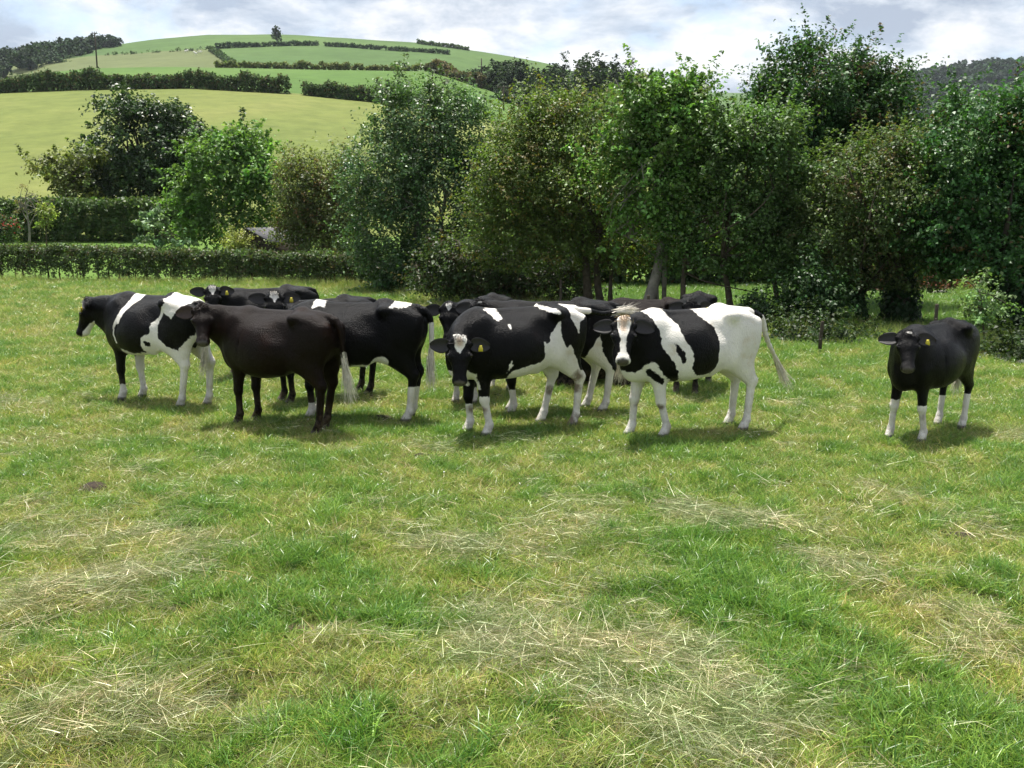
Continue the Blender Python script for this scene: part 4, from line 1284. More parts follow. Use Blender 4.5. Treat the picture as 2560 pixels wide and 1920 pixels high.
fence_post('upright round fence post behind the young bullock', 2341, 760, 14.3, lean=.01, r0=.028)
fence_post('short leaning fence post at the foot of the shiny shrub', 2052, 803, 16.6, r0=.032, lean=.03)
fence_post('pale fence post between the cherry and the hazel trunk', 1621, 738, 19.2, r0=.03)
fence_post('thin fence post beside the dark bramble thicket', 1402, 700, 22.4, r0=.03)

# ------------------------------------------------------------------ garden things
M_ROOF = simple_mat('roofing_felt', (.085, .085, .095), .85, .25, 10, .2)
def shed():
    c = at(672, 640, 36.8); z0 = land_uY(672, 36.8)[2]
    root = thing('garden_shed', 'small dark wooden shed with a grey felt roof half hidden by leaves', 'shed', (c[0], 36.8, z0), rz=RAD(-24))
    W, D, H_, HR = .95, 1.1, 1.15, 1.55
    nb = 9
    for i in range(nb):
        z0_, z1_ = H_ * i / nb, H_ * (i + 1) / nb - .012
        obj('wall_board', MB().box((-W, -D, z0_), (W, -D + .03, z1_)).mesh('wall_board', False), M_WOOD_DARK, root)
        obj('wall_board', MB().box((-W, -D + .03, z0_), (-W + .03, D, z1_)).mesh('wall_board', False), M_WOOD_DARK, root)
    obj('back_wall', MB().box((-W + .03, D - .03, 0), (W, D, H_)).mesh('back_wall', False), M_WOOD_DARK, root)
    obj('side_wall', MB().box((W - .03, -D + .03, 0), (W, D - .03, H_)).mesh('side_wall', False), M_WOOD_DARK, root)
    for yy in (-D, D - .03):
        obj('gable', MB().add([(-W, yy, H_), (W, yy, H_), (0, yy, HR), (-W, yy + .03, H_), (W, yy + .03, H_), (0, yy + .03, HR)], [(0, 1, 4, 3), (1, 2, 5, 4), (2, 0, 3, 5)], [(0, 2, 1), (3, 4, 5)]).mesh('gable', False), M_WOOD_DARK, root)
    for sx in (-1, 1):
        x1 = sx * (W + .14); zt, ze = HR + .05, H_ - .03
        V = [(0, -D - .12, zt), (x1, -D - .12, ze), (x1, D + .12, ze), (0, D + .12, zt)]
        V += [(a, b, c_ - .05) for a, b, c_ in V]
        obj('roof_slope', MB().add(V, [(0, 1, 2, 3), (7, 6, 5, 4), (0, 4, 5, 1), (1, 5, 6, 2), (2, 6, 7, 3), (3, 7, 4, 0)]).mesh('roof_slope', False), M_ROOF, root)
    dr = obj('door', MB().box((-.32, -D - .03, .05), (.32, -D - .004, 1.08)).mesh('door', False), M_WOOD, root)
    obj('handle', MB().box((.22, -D - .06, .55), (.26, -D - .032, .65)).mesh('handle', False), M_BARK_PALE, dr)
shed()
bush('rounded yellow variegated bush beside the shed', 35.6, [(517, 528, 22, 19), (505, 535, 16, 12)], (.17, .19, .055), 3500, .06, 43, name='variegated_bush', cat='bush', base_z=.1)
tree('bare_sapling', 'nearly bare young tree with crooked grey branches on the lawn', 43, [(62, 420, 22, 18), (50, 440, 14, 14), (90, 435, 14, 14)],
     [([(63, 531), (64, 500), (60, 470), (55, 430), (60, 410)], .055, .015), ([(63, 490), (75, 465), (92, 440)], .03, .01), ([(62, 480), (50, 460), (40, 430)], .025, .008)], (.10, .085, .05), 260, .07, M_LEAF, M_BARK_PALE, 44, nbr=22, base_z=.3, shell=.1)
tree('yellow_sapling', 'small yellow green sapling on a thin stem on the lawn', 41.5, [(97, 470, 12, 22), (88, 450, 8, 12), (107, 455, 8, 14)],
     [([(101, 533), (100, 505), (97, 470)], .03, .012)], (.14, .18, .05), 900, .08, M_LEAF, M_BARK, 45, nbr=10, base_z=.3, clump=.2)
tree('broad_leaved_plant', 'tall garden plant with tiers of big pale leaves behind the hedge', 38.5, [(330, 478, 32, 16), (345, 462, 22, 10), (318, 516, 28, 7), (348, 528, 26, 9), (395, 520, 25, 10), (305, 468, 10, 12)],
     [([(338, 545), (336, 515), (330, 475)], .03, .012), ([(340, 545), (365, 530), (392, 520)], .02, .01)], (.13, .20, .10), 1300, .13, M_LEAF_GLOSS, M_BARK, 46, nbr=12, base_z=.3, clump=.2, shell=.2, cat='plant')
bush('shrub with red flowers at the end of the garden hedge', 44.5, [(0, 480, 30, 30), (-25, 490, 30, 28), (20, 505, 16, 16)], (.05, .085, .028), 3000, .09, 47, name='flowering_shrub', accent=(.42, .05, .05), acc_p=.10, base_z=.4)
M_STONE = simple_mat('cream_stone', (.52, .47, .36), .85, .15, 12)
def lawn_stone(label, u, v, Y, w):
    p = at(u, v, Y); z0 = land_uY(u, Y)[2]
    z0 = min(z0, p[2] - .1)
    h = p[2] - z0
    root = thing('garden_stone', label, 'garden stone', (p[0], Y, z0), 'round topped stones on the lawn')
    t = np.linspace(0, 1, 7)
    obj('stem', MB().tube(np.array([[0, 0, -.1], [0, 0, h * .5], [0, 0, h - .03]]), [w * .42, w * .34, w * .28], 10).mesh('stem'), M_STONE, root)
    obj('cap', MB().tube(np.c_[t * 0, t * 0, h - .04 + .12 * t], w * np.sqrt(np.clip(1 - t**2, 0.02, 1)) * np.where(t < .05, .8, 1), 12).mesh('cap'), M_STONE, root)
lawn_stone('tan mushroom shaped stone behind the low hedge', 374 * K, 549 * K, 36.5, .14)
lawn_stone('white mushroom shaped stone behind the low hedge', 464 * K, 550 * K, 36.5, .13)
RUST = (.085, .038, .02)
bush('rusty brown heap of dead bracken in the paddock', 28.2, [(1893, 636, 22, 12), (1880, 640, 14, 8)], RUST, 3500, .055, 48, name='dead_bracken_heap', cat='bracken')
bush('rusty brown dead conifer brash behind the paddock grass', 28.8, [(2030, 622, 40, 16), (1995, 628, 24, 12), (2060, 615, 24, 16)], RUST, 4500, .055, 49, name='brash_pile', cat='brash')
a_, b_ = at(2322, 744, 27.2), at(2378, 741, 27.5)
lg = thing('fallen_branch', 'pale bare fallen branch lying at the back of the paddock', 'branch', (a_[0], 27.2, 0))
pth = spline([(0, 0, .10), ((b_[0] - a_[0]) * .5, .1, .16), (b_[0] - a_[0], .3, .10)], 8)
obj('limb', MB().tube(pth, np.linspace(.05, .02, 8), 7).mesh('limb'), M_BARK_PALE, lg)
obj('twig', MB().tube(spline([pth[4], pth[4] + [.08, 0, .12], pth[4] + [.05, 0, .26]], 5), np.linspace(.018, .006, 5), 5).mesh('twig'), M_BARK_PALE, lg)
def origin(front, heading, scale, fx=.43):
    a = RAD(heading)
    return (front[0] - math.cos(a) * fx * scale, front[1] - math.sin(a) * fx * scale)
STAR = [(-.04, -.052), (-.04, .052), (.035, .05), (.115, 0), (.035, -.05)]
STAR_S = [(-.02, -.042), (-.02, .042), (.03, .036), (.09, 0), (.03, -.036)]
BLAZE = [(-.09, -.06), (-.09, .06), (.05, .062), (.12, .045), (.20, .030), (.31, .030), (.37, .062), (.50, .09), (.50, -.09), (.37, -.062), (.31, -.030), (.20, -.030), (.12, -.045), (.05, -.062)]
ALL = [(-2, -.5), (2, -.5), (2, 2), (-2, 2)]
herd = {}
herd['c1'] = make_cow('black heifer with white shoulder band and white hindquarters, looking away', origin((-3.83, 11.93), 151, 1.06, -.63), 151, 1.06,
    poll=(1.04, .08, 1.17), face=(176, 66), feet=((.0, .0), (-.06, 0), (.10, 0), (-.05, 0)), seed=1, coat={'tail': .2, 'chin': [[(.16, -.22), (.22, -.16), (.33, -.12), (.5, -.12), (.5, -.25)]]},
    white=[('B', ALL)], black=[
        ('B', [(.62, 1.5), (.24, 1.5), (.25, 1.20), (.29, 1.06), (.34, .93), (.34, .81), (.29, .68), (.31, .56), (.45, .51), (.8, .4), (1.6, .4), (1.6, 1.5)]),
        ('L', [(.22, .75), (.30, .52), (.32, .22), (.62, .21), (.62, .65)]),
        ('B', [(.09, 1.22), (.05, 1.5), (-.35, 1.5), (-.40, 1.28), (-.46, 1.23), (-.35, 1.07), (-.24, .98), (-.25, .86), (-.14, .83), (-.11, .71), (-.12, .64), (.06, .62), (.25, .67), (.32, .83), (.29, .95), (.22, .96), (.17, 1.11)]),
        ('B', [(-.44, 1.12), (-.56, 1.05), (-.66, 1.17), (-.72, 1.24), (-.92, 1.24), (-.9, 1.0), (-.78, .88), (-.70, .79), (-.60, .69), (-.46, .73), (-.35, .83), (-.34, .97)]),
        ('L', [(-.16, .78), (-.23, .77), (-.22, .72), (-.16, .72)])])
herd['c2'] = make_cow('dark brown cow with all dark legs turning its face round', origin((-2.0, 10.55), 151, 1.03, -.63), 151, 1.03,
    poll=(.80, .26, 1.29), face=(281, 56), feet=((.03, 0), (.0, 0), (0, 0), (.13, -.02)), brown=True, seed=2, belly=.04,
    tail=[(-.78, 0, 1.20), (-.84, 0, 1.12), (-.86, -.01, .95), (-.87, -.02, .78)], tuft=.40, belly_white=(.22, .36, .60))
herd['c3'] = make_cow('black cow with a white forehead standing furthest back near the low hedge', (-3.62, 14.6), 213, .98,
    poll=(.84, .25, 1.33), face=(287, 58), seed=3, res=.02, coat={'face': [STAR]}, ear_lift=.3, tags=True)
herd['c4'] = make_cow('black cow with a white forehead peering over the brown cow', origin((-1.92, 12.9), 215, 1., -.63), 215, 1.,
    poll=(.64, .18, 1.38), face=(284, 58), seed=4, res=.018, coat={'face': [STAR]}, ear_lift=.35, forelock=150)
herd['c6'] = make_cow('glossy black cow with a cream belly and one white hind sock', origin((-1.15, 11.2), 172, 1.06, -.63), 172, 1.06,
    poll=(1.02, -.02, 1.02), face=(178, 60), feet=((0, 0), (0, 0), (0, 0), (.02, 0)), seed=6, tuft=.30, coat={'tail': lambda t: (t - .45) * .5},
    tail=[(-.78, 0, 1.20), (-.85, 0, 1.12), (-.865, 0, .92), (-.85, .0, .70)], socks=(.2, .2, .40, .36),
    white=[('B', [(.30, .66), (.01, .63), (-.22, .63), (-.30, .71), (-.38, .74), (-.45, .70), (-.40, .50), (.3, .45)]),
           ('B', [(-.47, 1.245), (-.47, 1.4), (-.66, 1.4), (-.66, 1.25), (-.58, 1.235)]), ('B', [(.39, 1.215), (.39, 1.4), (.27, 1.4), (.27, 1.225), (.33, 1.235)])])
herd['c7'] = make_cow('black cow with a small white star and yellow tag behind the lowered head', (-.40, 12.62), 246, 1.,
    poll=(.80, -.03, 1.26), face=(274, 60), seed=7, res=.018, coat={'face': [STAR_S]}, socks=(.22, .22, .3, .3), ear_lift=.12)
herd['c9'] = make_cow('black and white cow with lowered head, muddy hind leg and white forehead', origin((.60, 11.02), 209, 1.06, -.63), 209, 1.06,
    poll=(.74, .27, 1.02), face=(271, 66), feet=((-.08, .02), (.0, 0), (-.02, .02), (.20, 0)), seed=9, tuft=.36, tuft_mat=None,
    tail=[(-.78, 0, 1.20), (-.92, -.02, 1.19), (-1.12, -.06, 1.15), (-1.36, -.10, 1.16)], coat={'face': [[(-.06, -.062), (-.06, .06), (.04, .062), (.10, .035), (.145, 0), (.10, -.03), (.05, -.05)]], 'tail': lambda t: (.36 - t) * .6},
    socks=(.42, .31, .66, .66), tan=[(.03, 0, .05)], dirt=[(-.66, .15, .55, .07), (-.64, .17, .42, .06), (-.66, .14, .12, .06), (-.60, .13, .06, .08), (-.50, -.13, .36, .05), (.43, .15, .28, .04), (.45, -.10, .25, .03)],
    white=[('B', [(.38, 1.28), (.24, 1.30), (.20, 1.23), (.20, 1.18), (.24, 1.17), (.26, 1.15), (.32, 1.22)]),
           ('B', [(-.20, 1.30), (-.27, 1.30), (-.41, 1.24), (-.40, 1.205), (-.35, 1.21)]),
           ('L', [(-.53, 1.30), (-1.0, 1.30), (-.95, 1.14), (-.80, 1.17), (-.66, 1.11), (-.64, .98), (-.60, 1.07), (-.55, 1.15)]),
           ('B', [(-.43, 1.15), (-.35, 1.06), (-.30, 1.01), (-.28, .93), (-.21, .92), (-.20, .96), (-.19, .93), (-.20, .86), (-.20, .78), (-.16, .74), (-.01, .72), (.10, .69), (.19, .68), (.22, .40), (-.3, .40), (-.64, .40), (-.70, .55), (-.64, .71), (-.58, .82), (-.53, .91), (-.50, .84), (-.45, .91), (-.42, 1.0), (-.42, 1.09)]),
           ('B', [(.52, .66), (.60, .70), (.8, .68), (.8, .5), (.46, .5)]),
           ('L', [(.20, .80), (.18, .73), (.23, .66)]), ('L', [(.185, 1.135), (.155, 1.13), (.16, 1.09), (.18, 1.095)])])
herd['c10'] = make_cow('black cow half hidden behind another, white shins and long white tail', origin((1.08, 11.78), 188, 1.04, -.63), 188, 1.04,
    poll=(.78, .02, 1.27), face=(262, 58), feet=((-.02, 0), (-.05, 0), (0, .0), (.14, 0)), seed=10, res=.018, socks=(.30, .30, .42, .40), forelock=170,
    coat={'tail': lambda t: (t - .4) * .5, 'face': [[(-.01, -.02), (-.01, .02), (.015, .02), (.015, -.02)]]}, white=[('B', [(-.40, .70), (-.54, .92), (-.58, .72), (-.75, .45), (-.75, .36), (-.3, .36)])],
    tail=[(-.78, 0, 1.20), (-.86, 0, 1.10), (-.86, .0, .90), (-.85, .0, .66)], tuft=.34)
herd['c11'] = make_cow('mostly white cow with black patches, pale blaze and swishing tail', origin((2.47, 10.78), 203, 1.06, -.63), 203, 1.06,
    poll=(.82, .17, 1.215), face=(263, 54), feet=((-.16, -.02), (.10, 0), (0, .02), (-.02, 0)), seed=11, tuft=.34, forelock=120, fl_mat=M_HAIR_TAN, tags=False,
    tail=[(-.78, 0, 1.20), (-.91, -.02, 1.14), (-1.01, -.05, .92), (-1.22, -.12, .64)], coat={'face': [BLAZE], 'tail': lambda t: (t - .28) * .5},
    tan=[(.02, 0, .07), (.09, 0, .05)], dirt=[(.37, .14, .33, .035), (.50, -.12, .34, .03)],
    white=[('B', ALL)], black=[
        ('B', [(.74, 1.6), (.56, 1.3), (.50, 1.21), (.45, 1.09), (.44, .94), (.385, .88), (.325, .80), (.27, .69), (.23, .58), (.30, .60), (.40, .67), (.50, .79), (.54, .81), (.59, .78), (.60, .73), (.66, .69), (.9, .74), (1.6, .7), (1.6, 1.6)]),
        ('B', [(.325, .98), (.27, .965), (.225, .89), (.21, .82), (.235, .78), (.275, .84), (.31, .92)]),
        ('B', [(.33, 1.29), (.27, 1.2), (.22, 1.14), (.23, 1.09), (.20, 1.0), (.14, .9), (.13, .81), (.14, .72), (.06, .65), (-.11, .65), (-.17, .72), (-.18, .85), (-.20, .98), (-.18, 1.11), (-.08, 1.18), (-.01, 1.3)]),
        ('B', [(.58, .73), (.54, .74), (.36, .60), (.38, .57), (.46, .60), (.53, .66)]),
        ('B', [(-.78, 1.0), (-.755, .91), (-.76, .81), (-.9, .8), (-.9, 1.0)]), ('B', [(-.775, 1.19), (-.775, 1.3), (-.9, 1.3), (-.9, 1.05), (-.80, 1.08)])])
herd['c12'] = make_cow('black cow lying down on the grass behind the standing ones', (1.12, 13.6), 190, .95,
    poll=(.40, .50, .97), face=(264, 55), seed=12, res=.02, lying=True, coat={'face': [STAR]})
herd['c13'] = make_cow('small dark brown cow whose back just shows over the white cow', (1.95, 14.5), 172, .86,
    seed=13, res=.02, brown=True, poll=(.95, .0, 1.0), face=(180, 60))
herd['c14'] = make_cow('black cow facing the camera right behind the white cow', origin((2.27, 12.85), 250, .98), 250, .98,
    poll=(.76, .10, 1.26), face=(259, 60), seed=14, res=.018, forelock=150)
herd['c15'] = make_cow('young black bullock with four white socks standing alone by the trees', origin((4.14, 10.22), 221, .94), 221, .94,
    poll=(.76, .10, 1.24), face=(254, 52), feet=((-.04, .04), (.04, -.05), (.02, 0), (.06, 0)), seed=15, socks=(.42, .46, .42, .37), forelock=150,
    coat={'face': [[(.0, -.03), (.0, .03), (.018, .03), (.012, -.03)]]}, dirt=[(.43, .15, .30, .035), (.47, -.15, .31, .03)], belly_white=(.0, .25, .60),
    tail=[(-.78, 0, 1.20), (-.84, -.03, 1.12), (-.85, -.06, .92), (-.84, -.06, .70)])

def sheep(label, u, v, Y, rz):
    p = land_uY(u, Y)
    root = thing('sheep', label, 'sheep', p, 'sheep grazing the far hill', rz)
    F_ = Field((-.75, -.35, 0), (.95, .35, 1.05), .06)
    F_.ell((0, 0, .62), (.55, .27, .29), .05); F_.cone((.45, 0, .70), (.72, 0, .78), (.11, .13), (.08, .09), k=.06); F_.cone((.70, 0, .80), (.88, 0, .66), (.075, .085), (.05, .055), k=.04)
    for x in (-.36, .34):
        for y in (-.13, .13): F_.cone((x, y, .5), (x, y, .06), .06, .05, k=.04)
    V, Q = F_.mesh()
    return obj('body', mesh_np('body', V, Q), M_FLEECE, root)
M_FLEECE = simple_mat('fleece', (.72, .70, .64), .9, .15, 6)
for i, (u, v) in enumerate([(464, 128), (469, 126), (486, 131), (490, 134), (495, 130), (501, 130)]):
    sheep('tiny white sheep on the brownish hill field', u, v, find_Y(u, v + 3, 320, 520), i * 1.3)

# ------------------------------------------------------------------ turf, hay and clover
def blade_mat(name, transl=.30, gloss=.5, rough=.36):
    m = Mat(name)
    p = m.pos()
    c = m.attr('col', 'Color')
    big = m.noise(p, .55, 4, .6); mid = m.noise(p, 2.6, 4, .6)
    tint = m.ramp(big, [(.33, (.90, 1.0, .80)), (.5, (1.0, 1.0, 1.0)), (.66, (1.12, 1.05, .98))])
    tint2 = m.ramp(mid, [(.34, (.80, .88, .78)), (.52, (1., 1., 1.)), (.68, (1.18, 1.13, 1.05))])
    c = m.mix(1.0, m.mix(1.0, c, tint, 'MULTIPLY'), tint2, 'MULTIPLY')
    rnd = m.node('ShaderNodeObjectInfo').outputs['Random']
    c = m.mix(1.0, c, m.ramp(rnd, [(0., (.72, .80, .66)), (.35, (.95, 1., .9)), (.7, (1.08, 1.05, 1.)), (1., (1.38, 1.28, 1.25))]), 'MULTIPLY')
    m.set(Base_Color=c, Roughness=rough, Specular_IOR_Level=gloss)
    tr = m.node('ShaderNodeBsdfTranslucent'); m.l.new(c, tr.inputs['Color'])
    mx = m.node('ShaderNodeMixShader'); mx.inputs[0].default_value = transl
    m.l.new(m.b.outputs[0], mx.inputs[1]); m.l.new(tr.outputs[0], mx.inputs[2])
    m.l.new(mx.outputs[0], m.out.inputs['Surface'])
    return m.m
M_BLADE = blade_mat('grass_blades')
M_HAY = blade_mat('hay_straw', .15, .35, .42)
PROTO = {}
def proto_coll(name): 
    c = bpy.data.collections.new(name); PROTO[name] = c; return c
def blades(n, rad, l0, l1, w0, w1, lean, cols, seed, droop=.5, zoff=0., flat=0.):
    r = rng(seed)
    a = r.uniform(0, 6.283, n); q = rad * np.sqrt(r.uniform(0, 1, n))
    st = np.stack([q * np.cos(a), q * np.sin(a), r.uniform(-.01, .0, n) + r.uniform(0, zoff + 1e-6, n)], 1)
    d = np.stack([r.normal(0, lean, n), r.normal(0, lean, n), np.full(n, 1 - flat) + (flat > .5) * r.normal(0, .12, n)], 1)
    L = r.uniform(l0, l1, n); W = r.uniform(w0, w1, n)
    Kk = 4
    du = unit(d); side = unit(np.cross(du, r.normal(size=(n, 3)) * [1, 1, .3]))
    hz = unit(np.c_[d[:, :2], np.zeros(n)])
    V = np.zeros((n, Kk, 2, 3))
    bend = r.uniform(.1, 1, n) * droop
    for k in range(Kk):
        t = k / (Kk - 1)
        p = st + du * (L * t)[:, None] + hz * (L * bend * t * t * .6)[:, None] + np.array([0, 0, -1.]) * (L * bend * t * t * .45)[:, None]
        w = W * (1 - .9 * t ** 1.6) * .5
        V[:, k, 0] = p - side * w[:, None]; V[:, k, 1] = p + side * w[:, None]
    if flat > .5: V[..., 2] = np.maximum(V[..., 2], .002)
    base = np.arange(n)[:, None] * (Kk * 2)
    Q = np.vstack([base + np.array([[2*k, 2*k+1, 2*k+3, 2*k+2]]) for k in range(Kk - 1)])
    cols = np.asarray(cols); pk = r.integers(0, len(cols), n)
    C = cols[pk] * np.exp(r.normal(0, .2, (n, 1)))
    return V.reshape(-1, 3), Q, np.repeat(C, Kk * 2, axis=0)
def add_proto(coll, name, parts, mat):
    V, Q, C, o = [], [], [], 0
    for v, q, c in parts:
        V.append(v); Q.append(q + o); C.append(c); o += len(v)
    me = mesh_np(name, np.vstack(V), np.vstack(Q)); cattr(me, 'col', np.vstack(C))
    me.materials.append(mat)
    ob = bpy.data.objects.new(name, me); coll.objects.link(ob)
G1, G2, G3, G4 = (.125, .235, .032), (.19, .305, .048), (.30, .38, .085), (.09, .20, .045)
Y1, Y2, Y3, S1, S2 = (.36, .39, .11), (.48, .46, .24), (.58, .55, .35), (.62, .59, .43), (.45, .48, .31)
turf = proto_coll('turf_protos')
for i in range(4): add_proto(turf, f'turf_a{i}', [blades(34, .085, .04, .115, .0035, .0075, .50, [G1, G2, G2, G3, Y1], 200 + i, .8), blades(6, .085, .04, .10, .002, .004, 1.0, [Y2, Y3], 230 + i, .8)], M_BLADE)
for i in range(3): add_proto(turf, f'turf_b{i}', [blades(46, .075, .07, .19, .004, .0085, .40, [G1, G4, G1, G2], 210 + i, 1.0), blades(3, .07, .06, .14, .002, .004, .9, [Y2], 240 + i, .8)], M_BLADE)
for i in range(3): add_proto(turf, f'turf_c{i}', [blades(22, .085, .04, .10, .0035, .0065, .6, [G2, G3, Y1, Y1], 220 + i, .7), blades(20, .09, .05, .15, .002, .0045, 1.2, [Y2, Y3, Y1, (.28, .20, .10)], 250 + i, .8)], M_BLADE)
hay = proto_coll('hay_protos')
for i in range(5): add_proto(hay, f'hay_{i}', [blades(46, .12, .06, .22, .0018, .0038, 1.0, [S1, Y3, S2, (.40, .35, .22), (.26, .31, .14), (.20, .25, .10)], 260 + i, .35, .06, .90), blades(10, .11, .04, .11, .003, .006, .6, [G1, G2, G3], 290 + i, .6)], M_HAY)
tall = proto_coll('tall_protos')
for i in range(3): add_proto(tall, f'tall_{i}', [blades(40, .12, .16, .42, .004, .007, .32, [G1, G2, G3, Y1], 270 + i, .9), blades(6, .12, .3, .5, .002, .004, .25, [Y2, Y3], 280 + i, .4)], M_BLADE)
def clover_proto(coll):
    import bmesh
    bm = bmesh.new(); bmesh.ops.create_icosphere(bm, subdivisions=1, radius=.011, matrix=Matrix.Translation((0, 0, .07)))
    me = bpy.data.meshes.new('clover'); bm.to_mesh(me); bm.free()
    me.materials.append(Mat('clover_white').set(Base_Color=(.72, .70, .66), Roughness=.8).m)
    coll.objects.link(bpy.data.objects.new('clover', me))
clov = proto_coll('clover_protos'); clover_proto(clov)

def scatter(name, coll, P, idx, rotz, scl, kind='stuff', label=None, cat=None, tilt=None):
    """points -> instances of the collection's tufts"""
    me = bpy.data.meshes.new(name)
    me.vertices.add(len(P)); me.vertices.foreach_set('co', np.asarray(P, np.float32).ravel())
    a = me.attributes.new('idx', 'INT', 'POINT'); a.data.foreach_set('value', np.asarray(idx, np.int32))
    rot = np.zeros((len(P), 3), np.float32); rot[:, 2] = rotz
    if tilt is not None: rot[:, 0] = tilt
    a = me.attributes.new('rot', 'FLOAT_VECTOR', 'POINT'); a.data.foreach_set('vector', rot.ravel())
    fattr(me, 'scl', scl)
    o = obj(name, me)
    ng = bpy.data.node_groups.new(name + '_nodes', 'GeometryNodeTree')
    ng.interface.new_socket('Geometry', in_out='INPUT', socket_type='NodeSocketGeometry')
    ng.interface.new_socket('Geometry', in_out='OUTPUT', socket_type='NodeSocketGeometry')
    nn, ll = ng.nodes, ng.links
    gi, go = nn.new('NodeGroupInput'), nn.new('NodeGroupOutput')
    ci = nn.new('GeometryNodeCollectionInfo'); ci.inputs['Collection'].default_value = coll
    ci.inputs['Separate Children'].default_value = True; ci.inputs['Reset Children'].default_value = True
    ip = nn.new('GeometryNodeInstanceOnPoints'); ip.inputs['Pick Instance'].default_value = True
    def na(nm, typ):
        n = nn.new('GeometryNodeInputNamedAttribute'); n.data_type = typ; n.inputs['Name'].default_value = nm
        return n.outputs['Attribute']
    ll.new(gi.outputs[0], ip.inputs['Points']); ll.new(ci.outputs[0], ip.inputs['Instance'])
    ll.new(na('idx', 'INT'), ip.inputs['Instance Index'])
    er = nn.new('FunctionNodeEulerToRotation'); ll.new(na('rot', 'FLOAT_VECTOR'), er.inputs[0]); ll.new(er.outputs[0], ip.inputs['Rotation'])
    ll.new(na('scl', 'FLOAT'), ip.inputs['Scale'])
    ll.new(ip.outputs[0], go.inputs[0])
    md = o.modifiers.new('scatter', 'NODES'); md.node_group = ng
    return tag(o, label, cat, kind=kind)
# windrows of raked hay, as lines on the ground
HAYL = [([(1480, 1110), (1620, 1150), (1760, 1180), (1880, 1260), (2000, 1320), (2212, 1400)], .26, 1.0), ([(1080, 1400), (1250, 1400), (1400, 1400), (1520, 1470), (1600, 1560)], .30, 1.0), ([(1300, 1520), (1420, 1580), (1560, 1640)], .25, .9),
        ([(0, 1330), (150, 1300), (300, 1270), (420, 1220)], .30, .8), ([(100, 1190), (260, 1150), (400, 1180)], .22, .5), ([(0, 1590), (150, 1580), (330, 1540)], .28, .7), ([(1850, 1060), (1960, 1095)], .22, .9),
        ([(930, 975), (1120, 965)], .35, .7), ([(900, 1170), (1080, 1190), (1180, 1170)], .35, .5), ([(2030, 1340), (2212, 1380)], .2, .8), ([(480, 1500), (560, 1540)], .2, .8), ([(1050, 1300), (1130, 1340)], .25, .6), ([(0, 870), (150, 880)], .5, .4), ([(2150, 945), (2212, 950)], .3, .6), ([(60, 950), (260, 960), (400, 1050)], .4, .35), ([(1040, 760), (900, 770)], .4, .3)]
def hay_density(P):
    out = np.zeros(len(P))
    for pts, w, a in HAYL:
        G = np.array([g2(*p) for p in pts])
        d = np.full(len(P), 1e9)
        for A, B in zip(G[:-1], G[1:]):
            e = B - A; t = np.clip(((P - A) @ e) / (e @ e), 0, 1)
            d = np.minimum(d, np.linalg.norm(P - A - t[:, None] * e, axis=1))
        out = np.maximum(out, a * np.exp(-(d / w) ** 2))
    return out
LUSH = [(1600, 1270, .55), (1150, 1530, .38), (480, 1240, .5), (1500, 1080, .5), (2050, 1070, .5), (700, 1180, .5), (1750, 1480, .5), (450, 1380, .35), (1950, 1560, .5), (700, 1560, .3), (1050, 1230, .3), (60, 1230, .25)]
def lush(P):
    o = np.zeros(len(P))
    for u, v, w in LUSH:
        c = g2(u, v); o = np.maximum(o, np.exp(-((P[:, 0] - c[0])**2 + ((P[:, 1] - c[1]) * .8)**2) / (w * w)))
    return o
def wedge(y0, y1, dens, r, wx=.60, pad=1.0):
    A = wx * (y1**2 - y0**2) + 2 * pad * (y1 - y0)
    n = int(A * dens)
    Y = np.sqrt(r.uniform(y0**2, y1**2, n)); X = r.uniform(-1, 1, n) * (wx * Y + pad)
    return np.stack([X, Y], 1)
r = rng(900)
P = np.vstack([wedge(3.2, 7, 330, r), wedge(7, 12, 230, r), wedge(12, 20, 130, r), wedge(20, 33, 42, r)])
hd_, lu = hay_density(P), lush(P)
soil = np.zeros(len(P))
for (cx, cy, rr_, d_) in PITS: soil = np.maximum(soil, np.exp(-((P[:, 0] - cx)**2 + (P[:, 1] - cy)**2) / (rr_ * .8)**2))
keep = (r.uniform(size=len(P)) > soil * .7) & (r.uniform(size=len(P)) > hd_ * .35)
P, hd_, lu = P[keep], hd_[keep], lu[keep]
dry = fbm(P, .9, 3, 21) * .40 + fbm(P, 2.6, 4, 25) * .95
q = r.uniform(size=len(P)) * .5 - .05 + dry * .6 - lu * .20 + hd_ * .25 + .05 * (P[:, 0] < 0)
kind = np.where(q > .40, 2, np.where(q < .02, 1, 0))
idx = np.where(kind == 0, r.integers(0, 4, len(P)), np.where(kind == 1, 4 + r.integers(0, 3, len(P)), 7 + r.integers(0, 3, len(P))))
scl = r.uniform(.7, 1.25, len(P)) * (1 + .22 * lu) * np.interp(P[:, 1], [3, 8, 14, 22, 33], [.80, .95, 1.1, 1.5, 2.0]) * np.where(kind == 1, np.interp(P[:, 1], [3, 9], [1., .75]), 1)
V = np.c_[P, ground_z(P)]
scatter('pasture_grass', turf, V, idx, r.uniform(0, 6.28, len(P)), scl, label='short uneven grazed grass covering the pasture', cat='grass', tilt=r.normal(0, .12, len(P)))
